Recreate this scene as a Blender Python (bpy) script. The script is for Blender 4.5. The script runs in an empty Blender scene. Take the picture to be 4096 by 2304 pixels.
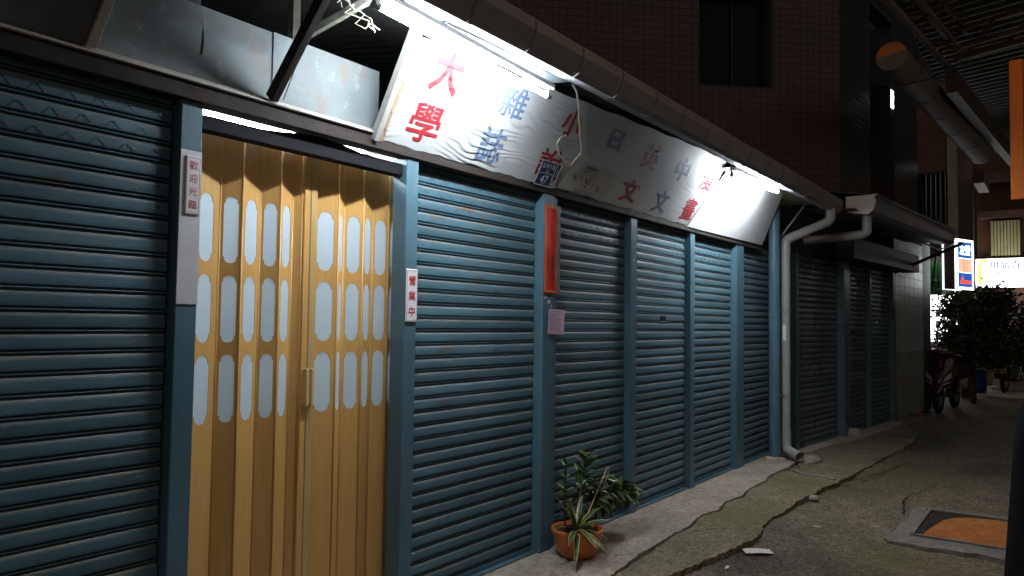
import bpy, bmesh, math, random
from mathutils import Vector, Matrix, noise
from mathutils.geometry import tessellate_polygon
from math import radians, sin, cos, pi
rnd = random.Random(11)
sc = bpy.context.scene
COL = sc.collection

# ------------------------------------------------------------------ camera
cam_data = bpy.data.cameras.new('camera')
cam = bpy.data.objects.new('camera', cam_data)
COL.objects.link(cam)
YAW, PITCH, ROLL = radians(36.283), radians(2.657), radians(0.765)
Fv = Vector((cos(YAW)*cos(PITCH), sin(YAW)*cos(PITCH), sin(PITCH)))
Rv = Fv.cross(Vector((0, 0, 1))).normalized()
Uv = Rv.cross(Fv)
Rr = Rv*cos(ROLL) + Uv*sin(ROLL)
Ur = Uv*cos(ROLL) - Rv*sin(ROLL)
cm = Matrix((Rr, Ur, -Fv)).transposed().to_4x4()
cm.translation = (0, -2.792, 1.5)
cam.matrix_world = cm
cam_data.sensor_width = 36
cam_data.lens = 26.37
cam_data.clip_start = 0.05
cam_data.clip_end = 500
sc.camera = cam

# ------------------------------------------------------------------ night sky
world = bpy.data.worlds.new('World')
sc.world = world
world.use_nodes = True
wn = world.node_tree
sky = wn.nodes.new('ShaderNodeTexSky')
sky.sky_type = 'NISHITA'
sky.sun_disc = False
sky.sun_elevation = radians(-2.0)
sky.sun_rotation = radians(200)
bg = wn.nodes['Background']
bg.inputs['Strength'].default_value = 0.064
glow = wn.nodes.new('ShaderNodeMix')          # even town glow of a night sky over the last of the twilight
glow.data_type = 'RGBA'
glow.inputs[0].default_value = .97
glow.inputs[7].default_value = (1.0, .94, .89, 1)
wn.links.new(sky.outputs[0], glow.inputs[6])
wn.links.new(glow.outputs[2], bg.inputs['Color'])

# ------------------------------------------------------------------ picture
sc.render.engine = 'CYCLES'
sc.cycles.use_denoising = True
sc.cycles.max_bounces = 6
sc.cycles.sample_clamp_indirect = 4.0
sc.view_settings.view_transform = 'Standard'
sc.view_settings.look = 'None'
sc.view_settings.gamma = 1
sc.view_settings.exposure = 1.3

TUBE_W = 124.0       # emission of the fluorescent tubes

# ------------------------------------------------------------------ helpers
WM = {}


def link(o, parent=None, world=None):
    COL.objects.link(o)
    w = world if world is not None else Matrix.Identity(4)
    WM[o.name] = w
    if parent is not None:
        o.parent = parent
        o.matrix_parent_inverse = Matrix.Identity(4)
        o.matrix_basis = WM[parent.name].inverted() @ w
    else:
        o.matrix_basis = w
    return o


def tag(o, label=None, cat=None, group=None, kind=None):
    if label: o['label'] = label
    if cat: o['category'] = cat
    if group: o['group'] = group
    if kind: o['kind'] = kind
    return o


def thing(name, label, cat, loc=(0, 0, 0), group=None):
    o = bpy.data.objects.new(name, None)
    o.empty_display_size = 0.1
    link(o, None, Matrix.Translation(loc))
    return tag(o, label, cat, group)


class MB:
    def __init__(s, M=None):
        s.v, s.f, s.sm, s.mi = [], [], [], []
        s.M = M or Matrix.Identity(4)

    def add(s, vs, fs, smooth=False, mi=0):
        b = len(s.v)
        s.v += [tuple(v) for v in vs]
        for f in fs:
            s.f.append(tuple(i + b for i in f))
            s.sm.append(smooth)
            s.mi.append(mi)
        return s

    def box(s, x0, x1, y0, y1, z0, z1, mi=0):
        vs = [(x, y, z) for x in (x0, x1) for y in (y0, y1) for z in (z0, z1)]
        return s.add(vs, [(0, 1, 3, 2), (4, 6, 7, 5), (0, 4, 5, 1), (2, 3, 7, 6), (0, 2, 6, 4), (1, 5, 7, 3)], mi=mi)

    def bar(s, a, b, w, h=None, up=(0, 0, 1), mi=0):
        h = h or w
        a, b = Vector(a), Vector(b)
        d = (b - a).normalized()
        u = Vector(up)
        if abs(d.dot(u)) > .98: u = Vector((1, 0, 0))
        r = d.cross(u).normalized()
        u = r.cross(d)
        vs = []
        for p in (a, b):
            for i, j in ((-1, -1), (1, -1), (1, 1), (-1, 1)):
                vs.append(p + r*(i*w/2) + u*(j*h/2))
        return s.add(vs, [(3, 2, 1, 0), (4, 5, 6, 7), (0, 1, 5, 4), (1, 2, 6, 5), (2, 3, 7, 6), (3, 0, 4, 7)], mi=mi)

    def tube(s, path, r, n=10, cap=True, mi=0):
        path = [Vector(p) for p in path]
        rs = r if isinstance(r, (list, tuple)) else [r]*len(path)
        ref = None
        rings = []
        for i, p in enumerate(path):
            d = (path[min(i+1, len(path)-1)] - path[max(i-1, 0)]).normalized()
            if ref is None:
                ref = Vector((0, 0, 1)) if abs(d.z) < .9 else Vector((1, 0, 0))
            a = d.cross(ref).normalized()
            b = a.cross(d).normalized()
            ref = b
            rings.append([p + a*(cos(2*pi*k/n)*rs[i]) + b*(sin(2*pi*k/n)*rs[i]) for k in range(n)])
        vs = [v for rg in rings for v in rg]
        fs = [(i*n+k, i*n+(k+1) % n, (i+1)*n+(k+1) % n, (i+1)*n+k) for i in range(len(path)-1) for k in range(n)]
        s.add(vs, fs, True, mi)
        if cap:
            s.add(rings[0], [tuple(range(n-1, -1, -1))], False, mi)
            s.add(rings[-1], [tuple(range(n))], False, mi)
        return s

    def lathe(s, prof, c=(0, 0, 0), n=24, mi=0, smooth=True):
        vs, fs = [], []
        for (r, z) in prof:
            for k in range(n):
                vs.append((c[0]+r*cos(2*pi*k/n), c[1]+r*sin(2*pi*k/n), c[2]+z))
        for i in range(len(prof)-1):
            for k in range(n):
                fs.append((i*n+k, i*n+(k+1) % n, (i+1)*n+(k+1) % n, (i+1)*n+k))
        return s.add(vs, fs, smooth, mi)

    def extrude(s, prof, x0, x1, closed=False, caps=False, smooth=False, mi=0, axis='x'):
        """profile of (y, z) swept along x"""
        n = len(prof)
        vs = [(x0, y, z) for y, z in prof] + [(x1, y, z) for y, z in prof]
        m = n if closed else n-1
        fs = [(i, (i+1) % n, n+(i+1) % n, n+i) for i in range(m)]
        s.add(vs, fs, smooth, mi)
        if caps:
            s.add(vs[:n], [tuple(range(n))], False, mi)
            s.add(vs[n:], [tuple(range(n-1, -1, -1))], False, mi)
        return s

    def poly(s, pts, thick=None, mi=0):
        """flat polygon in xy of its frame, optional thickness downwards (z)"""
        n = len(pts)
        top = [(p[0], p[1], p[2] if len(p) > 2 else 0) for p in pts]
        s.add(top, [tuple(range(n))], False, mi)
        if thick:
            bot = [(p[0], p[1], p[2]-thick) for p in top]
            s.add(top+bot, [(i, n+i, n+(i+1) % n, (i+1) % n) for i in range(n)], False, mi)
            s.add(bot, [tuple(range(n-1, -1, -1))], False, mi)
        return s

    def mesh(s, name, mats, bevel=0):
        me = bpy.data.meshes.new(name)
        me.from_pydata(s.v, [], s.f)
        me.polygons.foreach_set('use_smooth', s.sm)
        me.polygons.foreach_set('material_index', s.mi)
        for m in (mats if isinstance(mats, (list, tuple)) else [mats]):
            me.materials.append(m)
        bm = bmesh.new()
        bm.from_mesh(me)
        bmesh.ops.remove_doubles(bm, verts=bm.verts, dist=1e-5)
        bmesh.ops.recalc_face_normals(bm, faces=bm.faces)
        if bevel:
            es = [e for e in bm.edges if len(e.link_faces) == 2 and e.calc_face_angle(0) > .6]
            bmesh.ops.bevel(bm, geom=es, offset=bevel, segments=1, affect='EDGES')
        for e in bm.edges:
            if len(e.link_faces) == 2 and e.calc_face_angle(0) > .75: e.smooth = False
        bm.to_mesh(me)
        bm.free()
        me.update()
        return me

    def build(s, name, mats, parent=None, bevel=0, kind=None):
        o = bpy.data.objects.new(name, s.mesh(name, mats, bevel))
        link(o, parent, s.M)
        if kind: o['kind'] = kind
        return o


def place(name, me, parent, world):
    o = bpy.data.objects.new(name, me)
    return link(o, parent, world)


def text_mesh(body, size, mat, bold=0.0):
    cu = bpy.data.curves.new('lettering', 'FONT')
    cu.body = body
    cu.size = size
    cu.bevel_depth = bold*size
    cu.bevel_resolution = 1
    cu.fill_mode = 'FRONT' if bold else 'BOTH'
    cu.resolution_u = 2
    cu.align_x = 'CENTER'
    cu.align_y = 'CENTER'
    o = bpy.data.objects.new('lettering', cu)
    COL.objects.link(o)
    bpy.context.view_layer.update()
    me = bpy.data.meshes.new_from_object(o.evaluated_get(bpy.context.evaluated_depsgraph_get()))
    # centre the glyph on its own box
    if len(me.vertices):
        xs = [v.co.x for v in me.vertices]; ys = [v.co.y for v in me.vertices]
        cx, cy = (min(xs)+max(xs))/2, (min(ys)+max(ys))/2
        for v in me.vertices: v.co.x -= cx; v.co.y -= cy; v.co.z *= .02
    if bold:                            # keep only the front half of the rounded rim
        bm = bmesh.new(); bm.from_mesh(me)
        bmesh.ops.delete(bm, geom=[f for f in bm.faces if sum(v.co.z for v in f.verts) < 1e-9*len(f.verts)], context='FACES')
        for f in bm.faces:
            f.normal_update()
            if f.normal.z < 0: f.normal_flip()
        bm.to_mesh(me); bm.free()
    me.materials.clear()
    me.materials.append(mat)
    bpy.data.objects.remove(o)
    bpy.data.curves.remove(cu)
    return me


def frame(o, ex, ey):
    ex, ey = Vector(ex).normalized(), Vector(ey).normalized()
    ez = ex.cross(ey).normalized()
    m = Matrix((ex, ey, ez)).transposed().to_4x4()
    m.translation = o
    return m


# ------------------------------------------------------------------ materials
def mat(name, col, rough=.55, metal=0.0, var=.12, scale=5, spec=.4, spot=None, bump=0.0, bscale=60, stretch=(1, 1, 1), coat=0, trans=0, rvar=.0):
    """painted or raw surface: colour that drifts with noise, optional second colour in patches
    spot = (colour, threshold, softness, scale)"""
    m = bpy.data.materials.new(name)
    m.use_nodes = True
    nt = m.node_tree
    N, L = nt.nodes, nt.links
    b = N['Principled BSDF']
    b.inputs['Roughness'].default_value = rough
    b.inputs['Metallic'].default_value = metal
    b.inputs['Specular IOR Level'].default_value = spec
    if coat: b.inputs['Coat Weight'].default_value = coat
    geo = N.new('ShaderNodeNewGeometry')
    mp = N.new('ShaderNodeMapping')
    mp.inputs['Scale'].default_value = stretch
    L.new(geo.outputs['Position'], mp.inputs['Vector'])
    n1 = N.new('ShaderNodeTexNoise')
    n1.inputs['Scale'].default_value = scale
    n1.inputs['Detail'].default_value = 6
    n1.inputs['Roughness'].default_value = .65
    L.new(mp.outputs[0], n1.inputs['Vector'])
    mr = N.new('ShaderNodeMapRange')
    mr.inputs['From Min'].default_value = .25
    mr.inputs['From Max'].default_value = .75
    mr.inputs['To Min'].default_value = 1-var*1.6
    mr.inputs['To Max'].default_value = 1+var
    L.new(n1.outputs[0], mr.inputs['Value'])
    mul = N.new('ShaderNodeMix')
    mul.data_type = 'RGBA'
    mul.blend_type = 'MULTIPLY'
    mul.inputs[0].default_value = 1
    mul.inputs[6].default_value = (*col, 1)
    L.new(mr.outputs[0], mul.inputs[7])
    out = mul.outputs[2]
    if spot:
        spots = spot if isinstance(spot, list) else [spot]
        for (scol, th, soft, ss) in spots:
            n2 = N.new('ShaderNodeTexNoise')
            n2.inputs['Scale'].default_value = ss
            n2.inputs['Detail'].default_value = 8
            n2.inputs['Roughness'].default_value = .7
            L.new(mp.outputs[0], n2.inputs['Vector'])
            r2 = N.new('ShaderNodeMapRange')
            r2.inputs['From Min'].default_value = th
            r2.inputs['From Max'].default_value = th+soft
            L.new(n2.outputs[0], r2.inputs['Value'])
            mx = N.new('ShaderNodeMix')
            mx.data_type = 'RGBA'
            L.new(r2.outputs[0], mx.inputs[0])
            L.new(out, mx.inputs[6])
            mx.inputs[7].default_value = (*scol, 1)
            out = mx.outputs[2]
    L.new(out, b.inputs['Base Color'])
    if rvar:
        r3 = N.new('ShaderNodeMapRange')
        r3.inputs['From Min'].default_value = .3
        r3.inputs['From Max'].default_value = .7
        r3.inputs['To Min'].default_value = max(.05, rough-rvar)
        r3.inputs['To Max'].default_value = min(1, rough+rvar)
        L.new(n1.outputs[0], r3.inputs['Value'])
        L.new(r3.outputs[0], b.inputs['Roughness'])
    if bump:
        n4 = N.new('ShaderNodeTexNoise')
        n4.inputs['Scale'].default_value = bscale
        n4.inputs['Detail'].default_value = 5
        L.new(mp.outputs[0], n4.inputs['Vector'])
        bp = N.new('ShaderNodeBump')
        bp.inputs['Strength'].default_value = bump
        bp.inputs['Distance'].default_value = .01
        L.new(n4.outputs[0], bp.inputs['Height'])
        L.new(bp.outputs[0], b.inputs['Normal'])
    if trans:
        b.inputs['Transmission Weight'].default_value = trans
    m['out'] = 0
    return m


def emis(name, col, strength):
    m = bpy.data.materials.new(name)
    m.use_nodes = True
    b = m.node_tree.nodes['Principled BSDF']
    b.inputs['Base Color'].default_value = (*[c*.8 for c in col], 1)
    b.inputs['Emission Color'].default_value = (*col, 1)
    b.inputs['Emission Strength'].default_value = strength
    return m


RUST = (.10, .045, .02)
M = {}
M['teal'] = mat('teal_paint', (.068, .136, .174), .50, var=.16, scale=3, spec=.25, spot=[((.10, .118, .112), .56, .16, 3), ((.09, .072, .052), .60, .08, 8), (RUST, .685, .03, 11)], bump=.30, bscale=8, rvar=.08, stretch=(.5, 1, 1.6))
M['teal_post'] = mat('teal_post_paint', (.072, .143, .184), .45, var=.18, scale=4, stretch=(1, 1, .45), spot=[((.14, .19, .20), .60, .08, 6), (RUST, .67, .03, 18), ((.30, .31, .30), .715, .01, 22)], bump=.1, bscale=30)
M['dark_teal'] = mat('old_dark_teal_paint', (.085, .13, .145), .33, var=.2, scale=3, spot=[(RUST, .66, .06, 9), ((.12, .14, .14), .6, .1, 5)], bump=.2, bscale=30, rvar=.15)
M['dark_steel'] = mat('dirty_dark_steel', (.030, .024, .021), .75, var=.3, scale=8, spec=.12, spot=((.06, .03, .018), .6, .1, 10), bump=.2, bscale=40)
M['black_steel'] = mat('black_header_paint', (.010, .010, .012), .7, var=.2, scale=8, spec=.08)
M['fascia'] = mat('weathered_pale_sheet', (.14, .165, .17), .55, var=.22, scale=4, spec=.25, spot=[((.15, .125, .105), .50, .18, 6), ((.24, .25, .25), .58, .1, 11), ((.06, .05, .045), .68, .03, 14)], bump=.12, bscale=12, rvar=.12)
M['fascia_dark'] = mat('dirty_dark_board', (.085, .088, .096), .6, var=.3, scale=3, bump=.15, bscale=20)
M['soffit'] = mat('pale_blue_soffit', (.42, .52, .56), .5, var=.08, scale=4, bump=.05)
M['soffit_cream'] = mat('cream_soffit_plank', (.50, .48, .40), .55, var=.12, scale=5, stretch=(.4, 3, 1))
M['strut_pale'] = mat('dusty_pale_strut', (.36, .33, .29), .6, var=.2, scale=8)
M['white_metal'] = mat('white_enamel', (.75, .76, .76), .35, var=.05)
M['grey_plastic'] = mat('grey_plastic', (.22, .22, .21), .4, var=.1)
M['gutter'] = mat('grey_gutter_sheet', (.20, .195, .21), .5, var=.12, scale=5, spot=((.14, .12, .11), .58, .12, 6), bump=.1, bscale=18)
M['roof_sheet'] = mat('dark_roof_sheet', (.06, .06, .06), .6, var=.2)
M['pvc'] = mat('grey_pvc_pipe', (.34, .335, .33), .33, var=.1, scale=5, stretch=(1, 1, .4), spot=((.22, .17, .13), .60, .12, 3.5))
M['pvc_dark'] = mat('dirty_pvc_pipe', (.24, .21, .19), .4, var=.15, scale=6, spot=((.40, .35, .30), .62, .03, 9))
M['clamp'] = mat('galvanised_clamp', (.45, .44, .42), .35, .8, var=.1)
M['frame_wood'] = mat('peeling_wood_batten', (.24, .17, .10), .7, var=.3, scale=14, stretch=(1, .3, .3), spot=[((.08, .05, .03), .58, .06, 18), ((.55, .52, .46), .6, .05, 12)], bump=.5, bscale=50)
M['frame_steel'] = mat('grey_steel_frame', (.30, .29, .28), .5, var=.15, scale=8)
M['interior'] = mat('white_ceiling', (.8, .8, .8), .6, var=.03)
M['inside_dark'] = mat('dark_inner_wall', (.03, .03, .032), .8, var=.2)
M['plastic_yellow'] = mat('yellowed_handle_plastic', (.62, .47, .22), .35, var=.08)
M['pane'] = mat('frosted_white_pane', (.66, .74, .80), .16, var=.03, scale=3, spec=.5)
_nt = M['pane'].node_tree
_tl = _nt.nodes.new('ShaderNodeBsdfTranslucent'); _tl.inputs[0].default_value = (.72, .80, .86, 1)
_mx = _nt.nodes.new('ShaderNodeMixShader'); _mx.inputs[0].default_value = .5
_nt.links.new(_nt.nodes['Principled BSDF'].outputs[0], _mx.inputs[1]); _nt.links.new(_tl.outputs[0], _mx.inputs[2])
_nt.links.new(_mx.outputs[0], _nt.nodes['Material Output'].inputs[0])
M['plaque'] = mat('white_acrylic_plaque', (.72, .68, .70), .3, var=.04, spec=.5)
M['backing'] = mat('stained_white_backing', (.58, .57, .60), .5, var=.08, scale=8, spot=((.40, .33, .33), .63, .08, 25))
M['ink_red'] = mat('red_ink', (.42, .012, .02), .4, var=.1, scale=30)
M['ink_blue'] = mat('navy_ink', (.03, .045, .10), .5, var=.1, scale=30)
M['ink_grey'] = mat('faded_print', (.22, .20, .24), .6, var=.2, scale=30)
M['couplet'] = mat('red_couplet_paper', (.62, .035, .018), .35, var=.08, scale=10, spec=.5)
M['gold'] = mat('gold_print', (.62, .36, .06), .4, var=.08)
M['ink_black'] = mat('black_ink', (.02, .012, .012), .5, var=.2)
M['film'] = mat('faded_tape', (.24, .13, .13), .25, var=.25, scale=14, spec=.6, spot=((.55, .50, .50), .62, .06, 20))
M['pink_paper'] = mat('pink_notice_paper', (.62, .44, .58), .6, var=.04)
M['plate_blue'] = mat('blue_enamel_plate', (.016, .028, .07), .35, var=.1)
M['plate_white'] = mat('white_enamel_print', (.6, .6, .62), .4, var=.1, scale=40)
M['cord'] = mat('yellowed_white_cord', (.46, .42, .31), .5, var=.1)
M['wire_dark'] = mat('dark_wire', (.03, .03, .03), .5, var=.1)
M['terracotta'] = mat('terracotta_glaze', (.62, .175, .045), .42, var=.2, scale=6, spot=((.08, .03, .015), .62, .05, 9), stretch=(2.5, 2.5, .8), bump=.08)
M['soil'] = mat('potting_soil', (.05, .03, .02), .9, var=.5, scale=60, bump=1, bscale=90)
M['leaf'] = mat('dark_green_leaf', (.045, .10, .028), .35, var=.4, scale=14)
M['leaf_lime'] = mat('young_green_leaf', (.07, .14, .03), .4, var=.3, scale=14)
M['leaf_olive'] = mat('olive_drooping_leaf', (.085, .10, .035), .5, var=.4, scale=10)
M['leaf_yellow'] = mat('yellow_leaf_margin', (.42, .36, .12), .45, var=.25, scale=20)
M['stem'] = mat('brown_stem', (.07, .05, .03), .7, var=.3, scale=20)
M['stick'] = mat('pale_bamboo_stick', (.55, .36, .24), .5, var=.1)
M['concrete_lump'] = mat('rough_mortar', (.30, .26, .20), .9, var=.3, scale=12, bump=.8, bscale=25)
M['paper'] = mat('white_paper', (.7, .68, .64), .6, var=.04)
M['tile_white'] = mat('grey_white_wall_tile', (.44, .45, .44), .35, var=.12, scale=3, rvar=.1)
M['plaster'] = mat('cream_plaster', (.27, .25, .20), .8, var=.2, scale=4, spot=((.16, .15, .12), .6, .15, 2))
M['grout'] = mat('dark_grout', (.05, .048, .045), .9, var=.2)
M['brown_tile'] = mat('brown_red_wall_tile', (.074, .033, .027), .45, var=.2, scale=1.2, spot=((.065, .036, .034), .55, .15, 6))
M['dark_tile'] = mat('dark_glazed_tile', (.045, .047, .047), .22, var=.25, scale=3)
M['window_dark'] = mat('dark_window_glass', (.004, .006, .010), .25, var=.1, spec=.12)
M['window_frame'] = mat('dark_window_frame', (.012, .012, .012), .5)
M['duct'] = mat('pale_dusty_duct', (.13, .12, .10), .6, var=.15, scale=4)
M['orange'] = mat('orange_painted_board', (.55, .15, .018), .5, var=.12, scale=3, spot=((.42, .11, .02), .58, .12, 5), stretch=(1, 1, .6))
M['rust_orange'] = mat('orange_sand', (.40, .13, .02), .85, var=.35, scale=9, bump=.8, bscale=70, spot=[((.16, .06, .02), .56, .1, 7), ((.08, .05, .03), .64, .05, 18)])
M['truss'] = mat('old_green_steel', (.10, .10, .08), .6, var=.3, scale=6, spot=((.22, .22, .18), .56, .08, 8))
M['truss_brown'] = mat('brown_steel', (.06, .03, .02), .6, var=.3)
M['canopy'] = mat('grey_green_roof_sheet', (.055, .065, .055), .6, var=.2, scale=2)
M['cream_tile'] = mat('cream_pier_tile', (.32, .29, .18), .5, var=.15)
M['pole'] = mat('red_brown_column', (.055, .022, .014), .6, var=.2)
M['brown_wall'] = mat('orange_brown_wall', (.10, .04, .018), .7, var=.2, scale=2)
M['corr_yellow'] = mat('yellow_green_corrugated', (.22, .21, .10), .6, var=.15)
M['green'] = mat('green_awning', (.02, .11, .03), .6, var=.2)
M['foliage'] = mat('night_foliage', (.030, .045, .012), .55, var=.4, scale=5)
M['bark'] = mat('tree_bark', (.05, .04, .03), .9, var=.3, bump=.5)
M['maroon'] = mat('maroon_scooter_paint', (.07, .005, .008), .18, var=.05, coat=.6, spec=.6)
M['black_plastic'] = mat('black_plastic', (.015, .015, .015), .4)
M['rubber'] = mat('black_rubber', (.012, .012, .012), .8)
M['chrome'] = mat('chrome', (.6, .6, .6), .12, 1)
M['lens'] = mat('clear_lamp_lens', (.5, .52, .55), .08, spec=.8)
M['blue_bin'] = mat('blue_plastic_barrel', (.02, .05, .30), .4, var=.1)
M['yellow_plate'] = mat('yellow_number_plate', (.45, .36, .08), .5)
M['pale_wall'] = mat('pale_low_wall', (.48, .44, .37), .8, var=.15, scale=4)
M['tarp'] = mat('black_tarpaulin', (.005, .005, .006), .95, var=.2, bump=.3, bscale=12, spec=.05)
M['lamp_body'] = mat('grey_lamp_housing', (.12, .12, .12), .5)
M['brown_box'] = mat('brown_sign_casing', (.13, .085, .065), .5, var=.08)
M['tube'] = emis('fluorescent_tube', (.86, .94, 1.0), TUBE_W)
M['tube_in'] = emis('shop_tube', (.90, .96, 1.0), 54)


def slat_material(base):
    m = M[base].copy()
    nt = m.node_tree
    N, L = nt.nodes, nt.links
    b = N['Principled BSDF']
    src = b.inputs['Base Color'].links[0].from_socket
    tc = N.new('ShaderNodeTexCoord')
    sp = N.new('ShaderNodeSeparateXYZ')
    L.new(tc.outputs['Object'], sp.inputs[0])
    mr = N.new('ShaderNodeMapRange')      # dust lies on the upper lip of each slat
    mr.inputs['From Min'].default_value = .056
    mr.inputs['From Max'].default_value = .072
    L.new(sp.outputs['Z'], mr.inputs['Value'])
    oi = N.new('ShaderNodeObjectInfo')
    ns = N.new('ShaderNodeTexNoise')
    ns.inputs['Scale'].default_value = 4
    geo = N.new('ShaderNodeNewGeometry')
    L.new(geo.outputs['Position'], ns.inputs['Vector'])
    mu = N.new('ShaderNodeMath'); mu.operation = 'MULTIPLY'
    L.new(mr.outputs[0], mu.inputs[0]); L.new(ns.outputs[0], mu.inputs[1])
    mx = N.new('ShaderNodeMix'); mx.data_type = 'RGBA'
    L.new(mu.outputs[0], mx.inputs[0]); L.new(src, mx.inputs[6])
    mx.inputs[7].default_value = (.27, .21, .155, 1)
    hs = N.new('ShaderNodeMapRange')
    hs.inputs['To Min'].default_value = .76; hs.inputs['To Max'].default_value = 1.14
    L.new(oi.outputs['Random'], hs.inputs['Value'])
    m2 = N.new('ShaderNodeMix'); m2.data_type = 'RGBA'; m2.blend_type = 'MULTIPLY'; m2.inputs[0].default_value = 1
    L.new(mx.outputs[2], m2.inputs[6]); L.new(hs.outputs[0], m2.inputs[7])
    L.new(m2.outputs[2], b.inputs['Base Color'])
    return m


M['slat'] = slat_material('teal')
M['slat_dark'] = slat_material('dark_teal')


def wood_mat():
    m = mat('tan_wood_print', (.61, .345, .11), .38, var=.10, scale=6, stretch=(14, 14, .6), spec=.4)
    return m


M['wood'] = wood_mat()
M['wood_pale'] = mat('pale_wood_post', (.50, .34, .14), .4, var=.10, scale=6, stretch=(14, 14, .6))


M['canvas'] = mat('wrinkled_white_canvas', (.38, .39, .395), .6, var=.07, scale=3, spec=.25, spot=((.33, .32, .30), .60, .14, 5))
M['paint_red'] = mat('faded_red_sign_paint', (.26, .018, .024), .55, var=.22, scale=25, spec=.25)
M['paint_blue'] = mat('faded_blue_sign_paint', (.10, .145, .235), .55, var=.22, scale=25, spec=.25)
M['board_white'] = mat('clean_white_board', (.66, .67, .685), .4, var=.03)
M['sticker'] = mat('grey_clear_sticker', (.36, .37, .36), .3, var=.06)


def ground_mat(name, c1, c2, moss, moss_th, speck=.5, bump=.6, sc_=1.4, moss_pts=(), wet=False):
    m = mat(name, c1, .85, var=.25, scale=2.2, spec=.25, spot=[(c2, .50, .22, sc_), (moss, moss_th, .14, .9)] + ([((.070, .056, .042), .52, .10, .55), ((.21, .18, .14), .66, .05, 1.7)] if wet else []), bump=bump, bscale=110)
    nt = m.node_tree; N, L = nt.nodes, nt.links
    b = N['Principled BSDF']
    src = b.inputs['Base Color'].links[0].from_socket
    geo = N.new('ShaderNodeNewGeometry')
    v = N.new('ShaderNodeTexVoronoi'); v.inputs['Scale'].default_value = 60
    L.new(geo.outputs['Position'], v.inputs['Vector'])
    r = N.new('ShaderNodeMapRange'); r.inputs['To Min'].default_value = 1-speck*.5; r.inputs['To Max'].default_value = 1+speck*.6
    sp = N.new('ShaderNodeSeparateColor'); L.new(v.outputs['Color'], sp.inputs[0])
    L.new(sp.outputs[0], r.inputs['Value'])
    mx = N.new('ShaderNodeMix'); mx.data_type = 'RGBA'; mx.blend_type = 'MULTIPLY'; mx.inputs[0].default_value = 1
    L.new(src, mx.inputs[6]); L.new(r.outputs[0], mx.inputs[7])
    n5 = N.new('ShaderNodeTexNoise'); n5.inputs['Scale'].default_value = 16; n5.inputs['Detail'].default_value = 8; n5.inputs['Roughness'].default_value = .75
    L.new(geo.outputs['Position'], n5.inputs['Vector'])
    r5 = N.new('ShaderNodeMapRange'); r5.inputs['From Min'].default_value = .3; r5.inputs['From Max'].default_value = .7
    r5.inputs['To Min'].default_value = .62; r5.inputs['To Max'].default_value = 1.3
    L.new(n5.outputs[0], r5.inputs['Value'])
    m5 = N.new('ShaderNodeMix'); m5.data_type = 'RGBA'; m5.blend_type = 'MULTIPLY'; m5.inputs[0].default_value = 1
    L.new(mx.outputs[2], m5.inputs[6]); L.new(r5.outputs[0], m5.inputs[7])
    out = m5.outputs[2]
    for (px, py, pr) in moss_pts:       # damp mossy places with a ragged outline
        vd = N.new('ShaderNodeVectorMath'); vd.operation = 'DISTANCE'
        L.new(geo.outputs['Position'], vd.inputs[0]); vd.inputs[1].default_value = (px, py, 0)
        ad = N.new('ShaderNodeMath'); ad.operation = 'MULTIPLY_ADD'; ad.inputs[1].default_value = 1.4*pr
        L.new(n5.outputs[0], ad.inputs[0]); L.new(vd.outputs['Value'], ad.inputs[2])
        rm = N.new('ShaderNodeMapRange'); rm.inputs['From Min'].default_value = pr*1.65; rm.inputs['From Max'].default_value = pr*.8
        rm.inputs['To Max'].default_value = .55
        L.new(ad.outputs[0], rm.inputs['Value'])
        mm = N.new('ShaderNodeMix'); mm.data_type = 'RGBA'
        L.new(rm.outputs[0], mm.inputs[0]); L.new(out, mm.inputs[6]); mm.inputs[7].default_value = (.10, .09, .026, 1)
        out = mm.outputs[2]
    L.new(out, b.inputs['Base Color'])
    return m


M['asphalt'] = ground_mat('worn_asphalt', (.145, .118, .080), (.19, .148, .10), (.082, .083, .022), .58, 1.1, moss_pts=[(8.9, -1.45, 1.0), (7.6, -1.25, .6), (5.6, -1.9, .7)], wet=True)
M['mossy'] = ground_mat('mossy_concrete', (.205, .170, .110), (.14, .124, .072), (.095, .094, .03), .56, .8, moss_pts=[(7.6, -.7, .7), (5.9, -.75, .8)])
M['apron'] = ground_mat('pale_concrete', (.385, .32, .26), (.29, .265, .235), (.20, .15, .11), .58, .35, .4, 1.3)
M['frame_concrete'] = ground_mat('drain_concrete', (.20, .18, .155), (.14, .13, .11), (.09, .085, .06), .68, .3, .4)

# ------------------------------------------------------------------ frames
M1 = Matrix.Identity(4)
M2 = Matrix.Translation((9.59, -.165, 0)) @ Matrix.Rotation(radians(-5.5), 4, 'Z')   # the far shop row turns into the alley

# ================================================================== the ground
def jag(pts, step, amp, seed):
    """polyline with a broken, uneven run"""
    r = random.Random(seed)
    out = []
    for (a, b) in zip(pts[:-1], pts[1:]):
        n = max(1, int((Vector(b)-Vector(a)).length/step))
        for i in range(n):
            t = i/n
            out.append((a[0]+(b[0]-a[0])*t + r.uniform(-step*.3, step*.3), a[1]+(b[1]-a[1])*t + r.uniform(-amp, amp)))
    out.append(pts[-1])
    return out


def sheet(name, pts, z, thick, m, zfun=None):
    mb = MB()
    mb.poly([(x, y, z if not zfun else zfun(x, y)) for x, y in pts], thick)
    o = mb.build(name, m)
    o['kind'] = 'structure'
    return o


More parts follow.
